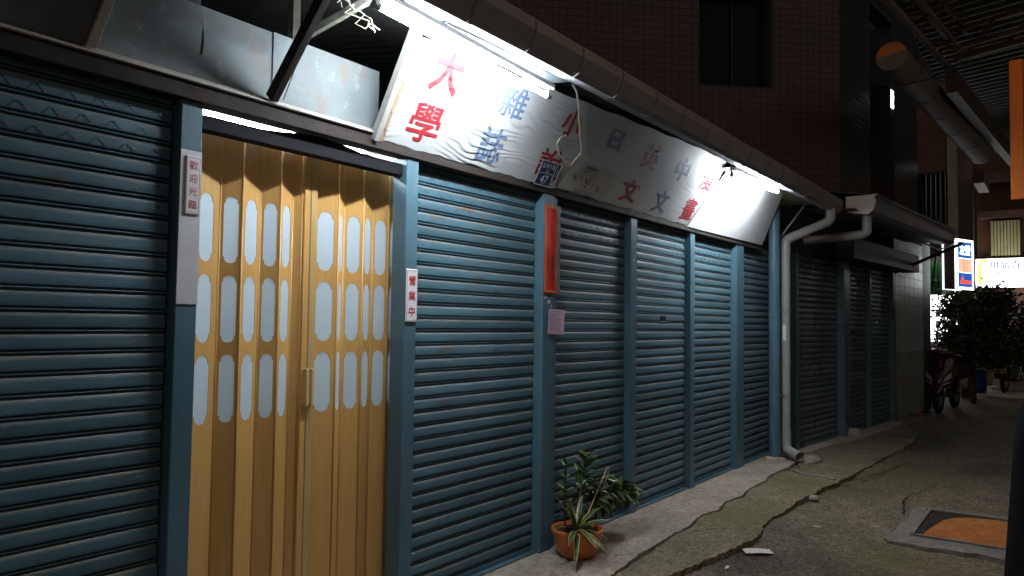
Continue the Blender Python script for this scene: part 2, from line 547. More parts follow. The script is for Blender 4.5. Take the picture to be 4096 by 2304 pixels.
mb = MB()
gx = [-40, -8, -2, 1, 2, 3] + [3+.25*i for i in range(1, 60)] + [19, 21, 24, 30, 45, 80]
gy = [-40, -12, -6, -4] + [-3.75+.25*i for i in range(14)] + [.5, 3, 10, 40]
for j, y in enumerate(gy):
    for i, x in enumerate(gx):
        inner = 2.5 < x < 19 and -4 < y < .2
        z = -.045 + (.010*sin(x*1.7+y*2.1)+.008*sin(x*3.9-y*2.7+1) + rnd.uniform(-.003, .003) if inner else 0)
        mb.v.append((x, y, z))
W_ = len(gx)
for j in range(len(gy)-1):
    for i in range(W_-1):
        mb.f.append((j*W_+i, j*W_+i+1, (j+1)*W_+i+1, (j+1)*W_+i)); mb.sm.append(True); mb.mi.append(0)
tag(mb.build('alley_road', M['asphalt']), kind='structure')

edge_in = [(-8, -.60), (2, -.60), (4.0, -.575), (4.55, -.545), (5.07, -.50), (6.0, -.47), (7.02, -.44), (7.75, -.40), (8.3, -.42), (8.75, -.36)]
edge_out = [(-8, -.88), (2, -.88), (4.27, -.90), (5.0, -.97), (5.7, -.99), (6.4, -.91), (7.1, -.93), (7.45, -.97), (7.86, -1.02)]
ji = jag(jag(edge_in, .30, .035, 33), .040, .010, 3)
apron_pts = ji + [(8.95, -.28), (9.2, -.18), (9.4, -.08), (9.4, .6), (-8, .6)]
sheet('concrete_apron', apron_pts, 0.0, .12, M['apron'])
jo = jag(jag(edge_out, .28, .05, 34), .040, .012, 5)
gap = [(x, y - .010 - .012*abs(sin(x*5.3+1)) - (.03 if 4.4 < x < 4.7 else 0)) for x, y in ji if x < 8.05]
strip = [(x, y) for x, y in jo] + [(8.02, -.80), (8.12, -.60)] + list(reversed(gap))
sheet('mossy_strip', strip, -.006, .1, M['mossy'])
far = [(7.93, -1.00), (8.4, -1.02), (9.2, -1.07), (10.2, -1.12), (11.3, -1.17), (12.2, -1.10), (12.7, -.92), (13.3, -.80), (14.4, -.95)]
jf = jag(far, .14, .02, 8)
far_poly = jf + [(14.8, -.7), (13.3, -.45), (9.6, -.02), (9.25, -.12), (8.98, -.30), (8.6, -.42), (8.2, -.56)]
sheet('far_strip', far_poly, -.012, .1, M['mossy'])
# pale rendered step under the far shutters
ja = jag([(9.35, -.30), (10.2, -.42), (11.0, -.56), (11.9, -.62), (12.6, -.72), (13.4, -.72)], .15, .03, 12)
sheet('far_apron', ja + [(13.6, -.5), (11, -.1), (9.45, .02)], .004, .1, M['apron'])
# lighter worn band across the strip
band = jag([(8.28, -.46), (8.13, -.70), (7.98, -.96)], .08, .008, 21) + list(reversed(jag([(8.10, -.50), (8.0, -.68), (7.90, -.93)], .08, .012, 22)))
sheet('worn_band', band, -.001, .02, M['frame_concrete'])

def crack(pts, seed, w=.012, z=-.030):
    c = jag(pts, .05, .018, seed)
    rr_ = random.Random(seed)
    ws = [w*rr_.uniform(.3, 1.2) for _ in c]
    ws[0] = ws[-1] = .001
    mb = MB()
    vs = [(x, y+q, z) for (x, y), q in zip(c, ws)] + [(x, y-q, z) for (x, y), q in zip(c, ws)]
    n = len(c)
    mb.add(vs, [(i, i+1, n+i+1, n+i) for i in range(n-1)])
    tag(mb.build('crack', mat('dark_crack', (.012, .011, .010), .95, spec=.05)), kind='structure')


crack([(8.0, -1.06), (8.6, -1.22), (9.3, -1.30), (10.2, -1.55)], 61, .010, -.022)
crack([(5.2, -.56), (5.45, -.70), (5.6, -.86)], 62, .006, -.003)
crack([(6.9, -1.72), (7.6, -1.62), (8.4, -1.78)], 63, .008, -.022)
crack([(4.55, -.53), (4.35, -.42), (4.42, -.30)], 64, .004, .003)
crack([(6.3, -.46), (6.42, -.28), (6.38, -.10)], 65, .004, .003)

# loose stones along the broken edges
mb = MB()
rs = random.Random(5)
for i in range(1500):
    if i < 800:
        x, y = rs.choice(jo + jf)
        x += rs.gauss(0, .08); y -= abs(rs.gauss(0, .06)) + .01
    else:
        x, y = rs.uniform(3.6, 12), rs.uniform(-3.2, -1.0)
    s = rs.uniform(.003, .009)*(2.2 if rs.random() < .10 else 1)
    z = -.038
    c = [Vector((rs.uniform(-1, 1), rs.uniform(-1, 1), rs.uniform(.1, .9))).normalized()*s for _ in range(3)]
    vs = [(x-s, y-s*.4, z), (x+s, y-s*.6, z), (x+s*.3, y+s, z), (x+c[0].x*.3, y+c[0].y*.3, z+s*rs.uniform(.6, 1.3))]
    mb.add(vs, [(0, 1, 3), (1, 2, 3), (2, 0, 3)])
tag(mb.build('loose_stones', mat('pale_stone_chips', (.22, .20, .16), .9, var=.5, scale=9)), 'small pale stone chips scattered over the alley', 'stones', kind='stuff')

# ================================================================== roller shutters
PITCH_S = .0737
Z0_S = .040
SLAT = [(.0070, .0737), (-.0050, .0724), (-.0088, .0690), (-.0104, .0580), (-.0119, .0440), (-.0128, .0310), (-.0118, .0240), (-.0060, .0200),
        (.0090, .0190), (.0090, .0150), (-.0070, .0142), (-.0088, .0112), (-.0070, .0080), (.0090, .0070), (.0090, .0000)]


def slat_mesh(w, m, r):
    mb = MB()
    n = len(SLAT)
    xm, dy, dz = w*r.uniform(-.25, .25), r.uniform(-.0022, .0022), r.uniform(-.0014, .0014)
    cols = [[(x, y+dy*k, z+dz*k) for y, z in SLAT] for x, k in ((-w/2, 0), (xm, 1), (w/2, 0))]
    for A, B in zip(cols[:-1], cols[1:]):
        for i in range(n-1):
            mb.add([A[i], A[i+1], B[i+1], B[i]], [(0, 1, 2, 3)], smooth=(1 <= i <= 6))
    return mb.mesh('slat', m)


def shutter(x0, x1, F, label, smat, bmat, vent=None, slot=None, top=32, seed=1):
    r = random.Random(seed)
    xm, w = (x0+x1)/2, x1-x0
    base = F @ Matrix.Translation((xm, .055, 0))
    t = bpy.data.objects.new('roller_shutter', None)
    t.empty_display_size = .1
    link(t, None, base)
    tag(t, label, 'shutter', 'steel roller shutters along the shop row')
    mes = [slat_mesh(w-.02, smat, r) for _ in range(4)]
    for i in range(top):
        wm = base @ Matrix.Translation((r.uniform(-.002, .002), r.uniform(-.0012, .0012), Z0_S+i*PITCH_S)) @ Matrix.Rotation(radians(r.uniform(-.5, .5)), 4, 'X')
        place('slat', r.choice(mes), t, wm)
    mb = MB(base)
    mb.box(-w/2+.006, w/2-.006, -.012, .010, .006, .0395)
    mb.box(-w/2+.004, w/2-.004, -.050, -.0125, .004, .012)
    mb.build('bottom_bar', bmat, t, bevel=.002)
    if vent:
        mb = MB(base)
        for (row, off) in vent:
            z0 = Z0_S+row*PITCH_S+.036
            n = int(w/.105)
            for k in range(n):
                x = -w/2+.06+off+k*.105
                if x > w/2-.05: continue
                for sgn in (-1, 1):
                    for q in range(3):
                        a = (x+sgn*(.004+q*.008), -.0142, z0+.016-q*.009)
                        b = (x+sgn*(.010+q*.008), -.0135, z0+.011-q*.009)
                        mb.bar(a, b, .003, .0025, up=(0, 1, 0))
        o = mb.build('punched_vents', bmat, t)
        o['kind'] = 'stuff'
    if slot:
        sx, sz = slot
        mb = MB(base)
        mb.box(sx-.05, sx+.05, -.0165, -.010, sz-.022, sz+.022)
        o = mb.build('letter_slot', M['black_steel'], t, bevel=.006)
        mb = MB(base)
        mb.box(sx-.056, sx+.056, -.0175, -.012, sz-.027, sz-.021)
        mb.build('slot_rim', M['frame_steel'], t)
    return t


V = [(30, .0), (29, .05), (28, .0)]
shutter(-.45, 1.578, M1, 'wide teal roller shutter left of the wooden folding door', M['slat'], M['teal'], V, seed=1)
shutter(2.93, 4.12, M1, 'teal roller shutter just right of the wooden folding door', M['slat'], M['teal'], V, seed=2)
shutter(4.31, 5.395, M1, 'teal roller shutter behind the potted plant, right of the red couplet', M['slat'], M['teal'], V, seed=3)
shutter(5.505, 6.59, M1, 'teal roller shutter with a small black letter slot', M['slat'], M['teal'], V, (.06, 1.555), seed=4)
shutter(6.70, 7.80, M1, 'narrow-looking teal shutter under the bare white lit board', M['slat'], M['teal'], V, seed=5)
shutter(8.03, 9.42, M1, 'teal shutter half hidden behind the round column and grey downpipe', M['slat'], M['teal'], V, seed=6)
shutter(-.08, 1.50, M2, 'dark glossy shutter of the far shop next to the downpipe', M['slat_dark'], M['dark_teal'], None, seed=7)
shutter(1.76, 2.775, M2, 'dark shutter in the middle of the far shop front', M['slat_dark'], M['dark_teal'], None, (-.1, 1.42), seed=8)
shutter(2.835, 3.96, M2, 'dark shutter at the end of the far shop beside the pale tiled wall', M['slat_dark'], M['dark_teal'], None, seed=9)


def post(name, F, x0, x1, z0, z1, y0, y1, m, label, bevel=.004, extra=None, cat='post'):
    mb = MB(F)
    mb.box(x0, x1, y0, y1, z0, z1)
    base = F @ Matrix.Translation(((x0+x1)/2, (y0+y1)/2, z0))
    mb.v = [tuple(Vector(v)-Vector(((x0+x1)/2, (y0+y1)/2, z0))) for v in mb.v]
    mb.M = base
    o = mb.build(name, m, None, bevel)
    tag(o, label, cat, 'posts between the shutters')
    if extra: extra(o, F)
    return o


def guide(o, F, x0, x1, y0, y1, z1=2.37):
    mb = MB(F)
    mb.box(x0, x1, y0, y1, .004, z1)
    mb.build('guide_rail', M['teal_post'], o, .002)


post('steel_post', M1, -.55, -.455, -.01, 2.37, -.005, .09, M['teal_post'], 'teal post at the near end of the wide left shutter')
post('steel_post', M1, 1.580, 1.672, -.01, 2.37, -.004, .09, M['teal_post'], 'teal post carrying the white welcome plaque left of the folding door')
post('steel_post', M1, 2.835, 2.927, -.01, 2.37, -.012, .09, M['teal_post'], 'teal post with the small white open sign right of the folding door')
post('steel_post', M1, 4.122, 4.252, -.01, 2.37, -.02, .09, M['teal_post'], 'teal post with the red couplet and pink notice on it',
     extra=lambda o, F: guide(o, F, 4.254, 4.306, -.008, .08))
post('steel_post', M1, 5.397, 5.503, -.01, 2.37, -.01, .09, M['teal_post'], 'teal post left of the shutter with the letter slot')
post('steel_post', M1, 6.592, 6.698, -.01, 2.37, -.01, .09, M['teal_post'], 'teal post right of the shutter with the letter slot')
post('steel_post', M1, 7.803, 8.027, -.01, 2.37, -.015, .09, M['teal_post'], 'broad teal post under the right end of the white lit board')
post('steel_post', M2, -.155, -.085, -.01, 2.40, -.03, .08, M['teal_post'], 'thin shiny upright beside the grey downpipe')
post('steel_post', M2, 1.505, 1.755, -.01, 2.42, -.05, .08, M['dark_teal'], 'dark broad post in the far shop front with a stone at its foot')
post('steel_post', M2, 2.78, 2.83, -.01, 2.42, -.02, .08, M['dark_teal'], 'thin dark upright between the two end shutters of the far shop')
post('steel_post', M2, 3.965, 4.10, -.01, 2.42, -.03, .08, M['dark_teal'], 'dark upright between the last far shutter and the tiled wall')

def residue(post_name, pts, y):
    o = bpy.data.objects[post_name]
    for (x, z, r, sd) in pts:
        rr_ = random.Random(sd)
        mb = MB()
        mb.add([(x+r*cos(2*pi*k/9)*rr_.uniform(.5, 1.2), y-.0015, z+r*.8*sin(2*pi*k/9)*rr_.uniform(.5, 1.3)) for k in range(9)], [tuple(range(9))])
        mb.build('tape_residue', M['backing'], o)


residue('steel_post.003', [(4.195, 1.645, .022, 3), (4.225, 1.615, .010, 4), (4.15, 1.67, .012, 5)], -.02)
residue('steel_post.004', [(5.44, 2.02, .012, 6), (5.46, 1.2, .007, 7)], -.01)
residue('steel_post.006', [(7.9, 1.55, .010, 8)], -.015)

# round column
mb = MB(Matrix.Translation((8.60, -.165, 0)))
mb.tube([(0, 0, -.02), (0, 0, 1.5), (0, 0, 3.0)], .062, 20)
o = mb.build('round_column', M['teal_post'])
tag(o, 'round pale teal column standing beside the grey downpipe', 'column')
mb = MB(Matrix.Translation((8.60, -.165, 0)))
mb.tube([(0, 0, 1.60), (0, 0, 1.604)], .0632, 20)
mb.build('weld_ring', M['dark_steel'], o)
mb = MB(Matrix.Translation((8.60, -.165, 0)))
mb.lathe([(.13, -.01), (.11, .03), (.064, .045)], n=14)
mb.build('column_foot', M['apron'], o)

# closed dark backs of the two shop rows
mb = MB()
mb.box(-.6, 1.72, .12, .15, 0, 2.9)
mb.box(3.00, 9.45, .12, .16, 0, 2.9)
mb.box(-.6, 9.45, 1.6, 1.7, 0, 3.6)
mb.box(9.45, 9.55, .12, 1.6, 0, 3.4)
mb.box(-.7, -.6, .12, 1.6, 0, 3.4)
o = mb.build('shop_wall', M['inside_dark'])
tag(o, 'dark wall of the shop row behind the teal shutters', 'wall')
mb = MB(M2)
mb.box(-.3, 4.2, .12, .2, 0, 3.2)
tag(mb.build('far_shop_wall', M['inside_dark']), 'dark wall of the far shop behind its shutters', 'wall')

# ================================================================== shop interior seen through the slit above the door
mb = MB()
mb.box(1.60, 3.02, .10, 1.6, 2.47, 2.50)
mb.box(1.56, 1.60, .16, 1.6, 0, 2.47)
mb.box(3.02, 3.06, .165, 1.6, 0, 2.47)
mb.box(1.60, 3.02, 1.5, 1.55, 0, 2.47)
tag(mb.build('shop_interior', M['interior']), 'white lit shop interior glimpsed through the slit above the door', 'interior')
t = thing('shop_light', 'bright white tube seen through the slit above the folding door', 'light', (2.25, .36, 2.45))
mb = MB(); mb.tube([(1.66, .36, 2.435), (2.86, .36, 2.435)], .013, 10)
mb.build('tube', M['tube_in'], t)
mb = MB(); mb.box(1.64, 2.88, .335, .385, 2.45, 2.469)
mb.build('batten', M['white_metal'], t, .003)

# ================================================================== the folding door
door = thing('folding_door', 'tan wood-print accordion door with white oval panes', 'door', (2.35, .18, 0))
DZ = 2.313
seams_l = [(1.735, .155), (1.891, .202), (1.973, .155), (2.098, .202), (2.175, .155), (2.275, .198), (2.313, .175)]
seams_r = [(2.396, .195), (2.524, .155), (2.600, .202), (2.691, .155), (2.799, .202), (2.874, .155), (2.990, .202)]


def pane_outline(hw, h, n=9):
    zs = h/2 - hw*.62 - .012
    pts = [(hw, -zs), (hw, zs)]
    hw2 = hw*.80
    pts += [(hw2, zs+.004)]
    for k in range(n+1):
        a = pi*k/n
        pts.append((hw2*cos(a), zs+.010+(h/2-zs-.010)*sin(a)))
    pts += [(-hw2, zs+.004), (-hw, zs), (-hw, -zs), (-hw2, -zs-.004)]
    for k in range(n+1):
        a = pi+pi*k/n
        pts.append((hw2*cos(a), -zs-.010+(h/2-zs-.010)*sin(a)))
    pts += [(hw2, -zs-.004)]
    return pts


ROWS = [(2.044, 1.747), (1.693, 1.397), (1.342, 1.047)]


def door_panels(seams, panes):
    for i, (a, b) in enumerate(zip(seams[:-1], seams[1:])):
        A, B = Vector((*a, 0)), Vector((*b, 0))
        ex = (B-A).normalized()
        F = frame((A+B)/2, ex, (0, 0, 1))     # x along, y up, z outwards
        w = (B-A).length
        top = DZ - rnd.uniform(.0, .010)
        mb = MB(F)
        hw = min(w*.335, .044)
        outer = [(-w/2, .02), (w/2, .02), (w/2, top), (-w/2, top)]
        loops = [outer]
        if panes[i]:
            loops += [[(x, y+(z0+z1)/2) for x, y in pane_outline(hw, z1-z0)] for (z1, z0) in ROWS]
        flat = [q for lp in loops for q in lp]
        tris = tessellate_polygon([[Vector((x, y, 0)) for x, y in lp] for lp in loops])
        mb.add([(x, y, .0) for x, y in flat], [tuple(t_) for t_ in tris])
        mb.add([(x, y, -.006) for x, y in flat], [tuple(reversed(t_)) for t_ in tris])
        for lp in loops:
            m = len(lp)
            mb.add([(x, y, 0) for x, y in lp]+[(x, y, -.006) for x, y in lp], [(k, (k+1) % m, m+(k+1) % m, m+k) for k in range(m)])
        p = mb.build('panel', M['wood'], door)
        mb = MB(F)
        mb.tube([(w/2, .02, 0), (w/2, top, 0)], .0045, 6)
        mb.build('hinge_strip', M['wood'], p)
        if panes[i]:
            for (z1, z0) in ROWS:
                h = z1-z0
                mb = MB(F @ Matrix.Translation((0, (z0+z1)/2, -.0015)))
                mb.poly([(x*.985, y*.997) for x, y in pane_outline(hw, h)], .002)
                mb.build('pane', M['pane'], p)


door_panels(seams_l, [1, 1, 1, 1, 1, 0])
door_panels(seams_r, [1, 1, 1, 1, 1, 1])
for k, (x0, x1) in enumerate(((2.315, 2.352), (2.354, 2.394))):
    mb = MB(); mb.box(x0, x1, .160, .200, .02, DZ)
    p = mb.build('lead_post', M['wood_pale'] if k else M['wood'], door, .004)
    xh = x1-.014 if k == 0 else x0+.014
    mb = MB()
    mb.bar((xh, .137, 1.087), (xh, .137, 1.265), .016, .012, up=(0, 1, 0))
    mb.box(xh-.008, xh+.008, .133, .161, 1.252, 1.266)
    mb.box(xh-.008, xh+.008, .133, .161, 1.086, 1.100)
    mb.build('pull_handle', M['plastic_yellow'], p, .003)
# track the door hangs from
mb = MB()
prof = []
n = 12
for k in range(n):
    xa, xb = 1.674+(2.834-1.674)*k/n, 1.674+(2.834-1.674)*(k+1)/n
    ta = 2.333+.030*max(0, sin(pi*((k/n)-.28)/.5) if .28 < k/n < .78 else 0)
    tb = 2.333+.030*max(0, sin(pi*(((k+1)/n)-.28)/.5) if .28 < (k+1)/n < .78 else 0)
    vs = [(xa, .02, 2.275), (xa, .02, ta), (xa, .09, ta), (xa, .09, 2.275), (xb, .02, 2.275), (xb, .02, tb), (xb, .09, tb), (xb, .09, 2.275)]
    mb.add(vs, [(0, 1, 5, 4), (1, 2, 6, 5), (2, 3, 7, 6), (3, 0, 4, 7)])
mb.build('door_track', M['black_steel'], door)

# ================================================================== awning frame, fascia and soffit
aw = thing('awning_frame', 'dirty dark steel awning frame with slanting struts above the shutters', 'awning frame', (2.0, 0, 2.37))
mb = MB(); mb.box(-.6, 8.62, -.028, .06, 2.366, 2.434)
mb.build('front_rail', M['dark_steel'], aw, .003)
mb = MB(); mb.extrude([(-.044, 2.435), (-.044, 2.441), (-.004, 2.468), (.004, 2.466), (.004, 2.435)], -.6, 2.63, closed=True, caps=True)
mb.build('rail_ledge', M['strut_pale'], aw, .002)


def strut(x, m, w=.05, x2=None):
    mb = MB()
    mb.bar((x, -.030, 2.462), (x2 or x, -.50, 2.985), w, .035, up=(1, 0, 0))
    return mb.build('strut', m, aw, .002)


strut(1.215, M['strut_pale'], .035)
strut(1.975, M['dark_steel'], .055)
strut(-.2, M['dark_steel'], .055)
mb = MB(); mb.bar((2.03, -.14, 2.72), (2.24, -.42, 2.93), .035, .03); mb.build('brace', M['truss'], aw, .002)
for x in (1.75, 2.42):
    mb = MB(); mb.bar((x, .42, 2.5), (x, .42, 3.3), .045); mb.build('inner_upright', M['truss'], aw)

mb = MB(); mb.box(1.25, 2.00, .012, .020, 2.450, 2.772)
o = mb.build('fascia_panel', M['fascia'])
tag(o, 'dented grey sheet panel with a dark vertical split above the wide left shutter', 'panel', 'sheet panels above the rail')
mb = MB()
mb.add([(1.66, .0105, 2.57), (1.664, .0105, 2.62), (1.670, .0105, 2.70), (1.675, .0105, 2.62), (1.668, .0105, 2.57)], [(0, 1, 2, 3, 4)])
mb.build('split', M['black_steel'], o)
mb = MB(); mb.box(2.003, 2.64, .006, .014, 2.450, 2.774)
o = mb.build('fascia_panel', M['fascia'])
tag(o, 'brightly lit pale sheet panel between the dark strut and the white signboard', 'panel', 'sheet panels above the rail')
# dark slanted board left of the pale strut
mb = MB(); mb.add([(-.6, -.03, 2.455), (1.20, -.03, 2.455), (1.20, -.50, 2.965), (-.6, -.50, 2.965), (-.6, -.02, 2.463), (1.20, -.02, 2.463), (1.20, -.49, 2.973), (-.6, -.49, 2.973)],
                  [(0, 1, 2, 3), (7, 6, 5, 4), (0, 4, 5, 1), (1, 5, 6, 2), (2, 6, 7, 3), (3, 7, 4, 0)])
tag(mb.build('fascia_panel', M['fascia_dark']), 'dark slanted board in the top left corner above the left shutter', 'panel', 'sheet panels above the rail')

# soffit planks that carry the lamps
sof = thing('soffit', 'pale boarded soffit under the gutter carrying the tube lights', 'soffit', (4, -.4, 2.9))
for k, (x0, x1) in enumerate(((1.23, 2.61), (2.613, 3.70), (6.55, 7.4))):
    mb = MB(); mb.add([(x0, -.275, 2.925), (x1, -.275, 2.945), (x1, -.53, 2.915), (x0, -.53, 2.895), (x0, -.275, 2.937), (x1, -.275, 2.957), (x1, -.53, 2.927), (x0, -.53, 2.907)],
                      [(0, 1, 2, 3), (7, 6, 5, 4), (0, 4, 5, 1), (1, 5, 6, 2), (2, 6, 7, 3), (3, 7, 4, 0)])
    mb.build('plank', M['soffit'], sof)
for k in range(5):
    y0 = -.53+.11*k
    mb = MB(); mb.box(7.403, 9.30, y0, y0+.105, 2.955+.006*k, 2.967+.006*k); mb.build('plank', M['soffit_cream'], sof, .002)
mb = MB(); mb.box(7.403, 9.30, -.56, -.535, 2.935, 2.975); mb.build('edge_batten', M['soffit_cream'], sof, .002)

# ------------------------------------------------------------------ gutter in overlapping sections
def gutter(F, x0, x1, prof, seclen, label, m, endcap=None):
    t = bpy.data.objects.new('rain_gutter', None); t.empty_display_size = .1
    link(t, None, F @ Matrix.Translation(((x0+x1)/2, prof[0][0], prof[0][1])))
    tag(t, label, 'gutter')
    n = max(1, round((x1-x0)/seclen))
    L_ = (x1-x0)/n
    mb = MB()
    ym = (prof[0][0]+prof[-2][0])/2
    inner = [(y+(.006 if y < ym else -.006), z+(.006 if i not in (0, len(prof)-1) else 0)) for i, (y, z) in enumerate(prof)]
    mb.extrude(prof, 0, L_-.012, smooth=False)
    mb.extrude(list(reversed(inner)), 0, L_-.012, smooth=False)
    # turned lip at the end of each section
    lip = [(y-.006 if i > 0 else y, z-.004) for i, (y, z) in enumerate(prof)]
    mb.extrude(lip, L_-.03, L_+.004, smooth=False)
    for k in range(len(prof)-1):
        mb.add([(L_-.03, *prof[k]), (L_-.03, *prof[k+1]), (L_-.03, *lip[k+1]), (L_-.03, *lip[k])], [(0, 1, 2, 3)])
        mb.add([(L_+.004, *inner[k]), (L_+.004, *inner[k+1]), (L_+.004, *lip[k+1]), (L_+.004, *lip[k])], [(0, 1, 2, 3)])
    me = mb.mesh('gutter_section', m)
    for k in range(n):
        wm = F @ Matrix.Translation((x0+L_*k, rnd.uniform(-.004, .004), rnd.uniform(-.004, .004)))
        place('gutter_section', me, t, wm)
    if endcap is not None:
        xe, cm_ = endcap
        pts = prof + [(prof[0][0], prof[-1][1])]
        mb = MB(F)
        mb.add([(xe, y, z) for y, z in pts] + [(xe-.004, y, z) for y, z in pts],
               [tuple(range(len(pts))), tuple(range(2*len(pts)-1, len(pts)-1, -1))] + [(i, (i+1) % len(pts), len(pts)+(i+1) % len(pts), len(pts)+i) for i in range(len(pts))])
        mb.build('end_cap', cm_, t)
    return t


G1 = [(-.535, 3.02), (-.535, 2.885), (-.56, 2.868), (-.66, 2.842), (-.695, 2.86), (-.728, 2.94), (-.728, 2.99), (-.715, 3.003)]
gut1 = gutter(M1, -.62, 9.36, G1, .463, 'long jointed grey gutter running above the signboard', M['gutter'], (9.365, M['gutter']))
G2 = [(-.56, 3.05), (-.56, 2.90), (-.60, 2.86), (-.80, 2.83), (-.86, 2.87), (-.90, 2.97), (-.88, 3.03), (-.92, 3.06)]
gut2 = gutter(M2, .02, 4.15, G2, 4.13, 'smooth grey gutter of the far shop with a white end plate', M['gutter'], (.015, M['white_metal']))
for k, (y, z, r) in enumerate(((-.90, 3.05, .05), (-.88, 2.96, .045))):
    mb = MB(M2); mb.tube([(.6, y+.02, z), (4.22, y+.02, z)], r*.55, 10); mb.build('rolled_edge', M['gutter'], gut2)

# roof sheets
def corrugated(F, x0, x1, y0, z0, y1, z1, m, name, label, cat, pitch=.11, amp=.012, kind=None):
    mb = MB(F)
    n = int((x1-x0)/pitch*4)
    vs = []
    for i in range(n+1):
        x = x0+(x1-x0)*i/n
        h = amp*sin(2*pi*(x-x0)/pitch)
        vs += [(x, y0, z0+h), (x, y1, z1+h), (x, y0, z0+h+.006), (x, y1, z1+h+.006)]
    fs = []
    for i in range(n):
        a = i*4
        fs += [(a, a+1, a+5, a+4), (a+2, a+6, a+7, a+3), (a, a+4, a+6, a+2), (a+1, a+3, a+7, a+5)]
    fs += [(0, 2, 3, 1), (n*4, n*4+1, n*4+3, n*4+2)]
    mb.add(vs, fs, True)
    return tag(mb.build(name, m), label, cat)


corrugated(M1, -.62, 9.40, -.62, 3.05, 1.75, 3.45, M['roof_sheet'], 'awning_roof', 'dark corrugated roof sheet above the teal shop row', 'roof')
corrugated(M2, .0, 4.25, -.80, 3.06, .2, 3.24, M['roof_sheet'], 'awning_roof', 'dark corrugated roof sheet above the far shop', 'roof')
# far shop: soffit underside and dark shutter box
mb = MB(M2); mb.box(1.15, 4.45, -.30, -.055, 2.42, 2.70)
tag(mb.build('shutter_box', mat('dark_blue_sheet', (.035, .045, .06), .5, var=.2), None, .006), 'dark blue shutter box over the far shop front', 'shutter box')
mb = MB(M2)
for k in range(4):
    mb.box(-.15, 4.3, -.70+.14*k, -.70+.14*k+.134, 2.885+.012*k, 2.897+.012*k)
tag(mb.build('far_soffit', mat('dim_grey_soffit', (.12, .115, .10), .6, var=.15)), 'dim boarded soffit under the far shop roof', 'soffit')
mb = MB(M2); mb.bar((3.95, -.05, 2.40), (4.35, -.95, 2.86), .045, .05); tag(mb.build('roof_bracket', M['black_steel']), 'black slanting bracket at the end of the far shop roof', 'bracket')
mb = MB(); mb.bar((9.02, -.02, 2.44), (9.12, -.36, 2.93), .035, .02); tag(mb.build('roof_brace', M['pvc_dark']), 'flat pale brace between the round column and the soffit', 'brace')
mb = MB(); mb.bar((8.30, -.03, 2.49), (8.62, -.05, 2.50), .03, .03); tag(mb.build('timber_peg', mat('raw_timber', (.36, .25, .13), .7)), 'short raw timber stub behind the round column', 'timber')

# ================================================================== signboard
SO = Vector((2.64, -.032, 2.415))
EV = Vector((0, -.27, .51)).normalized()
SF = frame(SO, (1, 0, 0), EV)        # x along the board, y up the slant, z outwards
SW, SH = 4.06, .60
sign = bpy.data.objects.new('signboard', None); sign.empty_display_size = .1
link(sign, None, SF)
tag(sign, 'long slanted white canvas signboard painted with red and blue characters', 'signboard')
mb = MB(SF)
NX, NV = 190, 130


def fold(x, v):
    """hanging creases: the sheet bulges downwards, then tucks back under"""
    P = Vector((x*1.9, v*5.5, 0))
    ph = -v/.040 + 2.6*noise.noise(P) + .9*noise.noise(Vector((x*6, v*16, 4)))
    t = ph-math.floor(ph)
    saw = t/.86 if t < .86 else (1-t)/.14
    patch = min(1, max(0, .55+1.3*noise.noise(Vector((x*2.2, v*6, 9)))))
    if x < 1.35: e = 1
    elif x < 1.9: e = 1-.88*(x-1.35)/.55
    elif x < 3.2: e = .12
    else: e = .12+.55*(x-3.2)/.8
    return .0058*e*patch*saw


vs, fs = [], []
for i in range(NX+1):
    x = 4.0*i/NX
    lo = .003*sin(i*.41)+.002*sin(i*1.0)
    hi = .540+(.66-.54)*min(1, i/NX*1.2)+.004*sin(i*.28)
    for j in range(NV+1):
        y = lo+(hi-lo)*j/NV
        vs.append((x, y, fold(x, y)))
for i in range(NX):
    for j in range(NV):
        a = i*(NV+1)+j
        fs.append((a, a+NV+1, a+NV+2, a+1))
mb.add(vs, fs, True)
sm = mb.build('canvas', M['canvas'], sign)
mb = MB(SF); mb.poly([(0.002, .006, -.004), (3.99, .006, -.004), (3.99, .655, -.004), (.002, .53, -.004)], .012); mb.build('backing_board', M['frame_wood'], sign)
mb = MB(SF); mb.box(-.040, -.002, -.01, .60, -.03, .006); mb.build('edge_batten', M['frame_wood'], sign, .002)
mb = MB(SF); mb.box(-.075, -.041, -.01, .66, -.02, .022); mb.build('edge_flat', M['frame_steel'], sign, .002)
for k in range(6):
    mb = MB(SF @ Matrix.Translation((-.020, .06+.09*k, .007))); mb.lathe([(.005, 0), (.004, .003), (0, .004)], n=8); mb.build('nail', M['clamp'], sign)
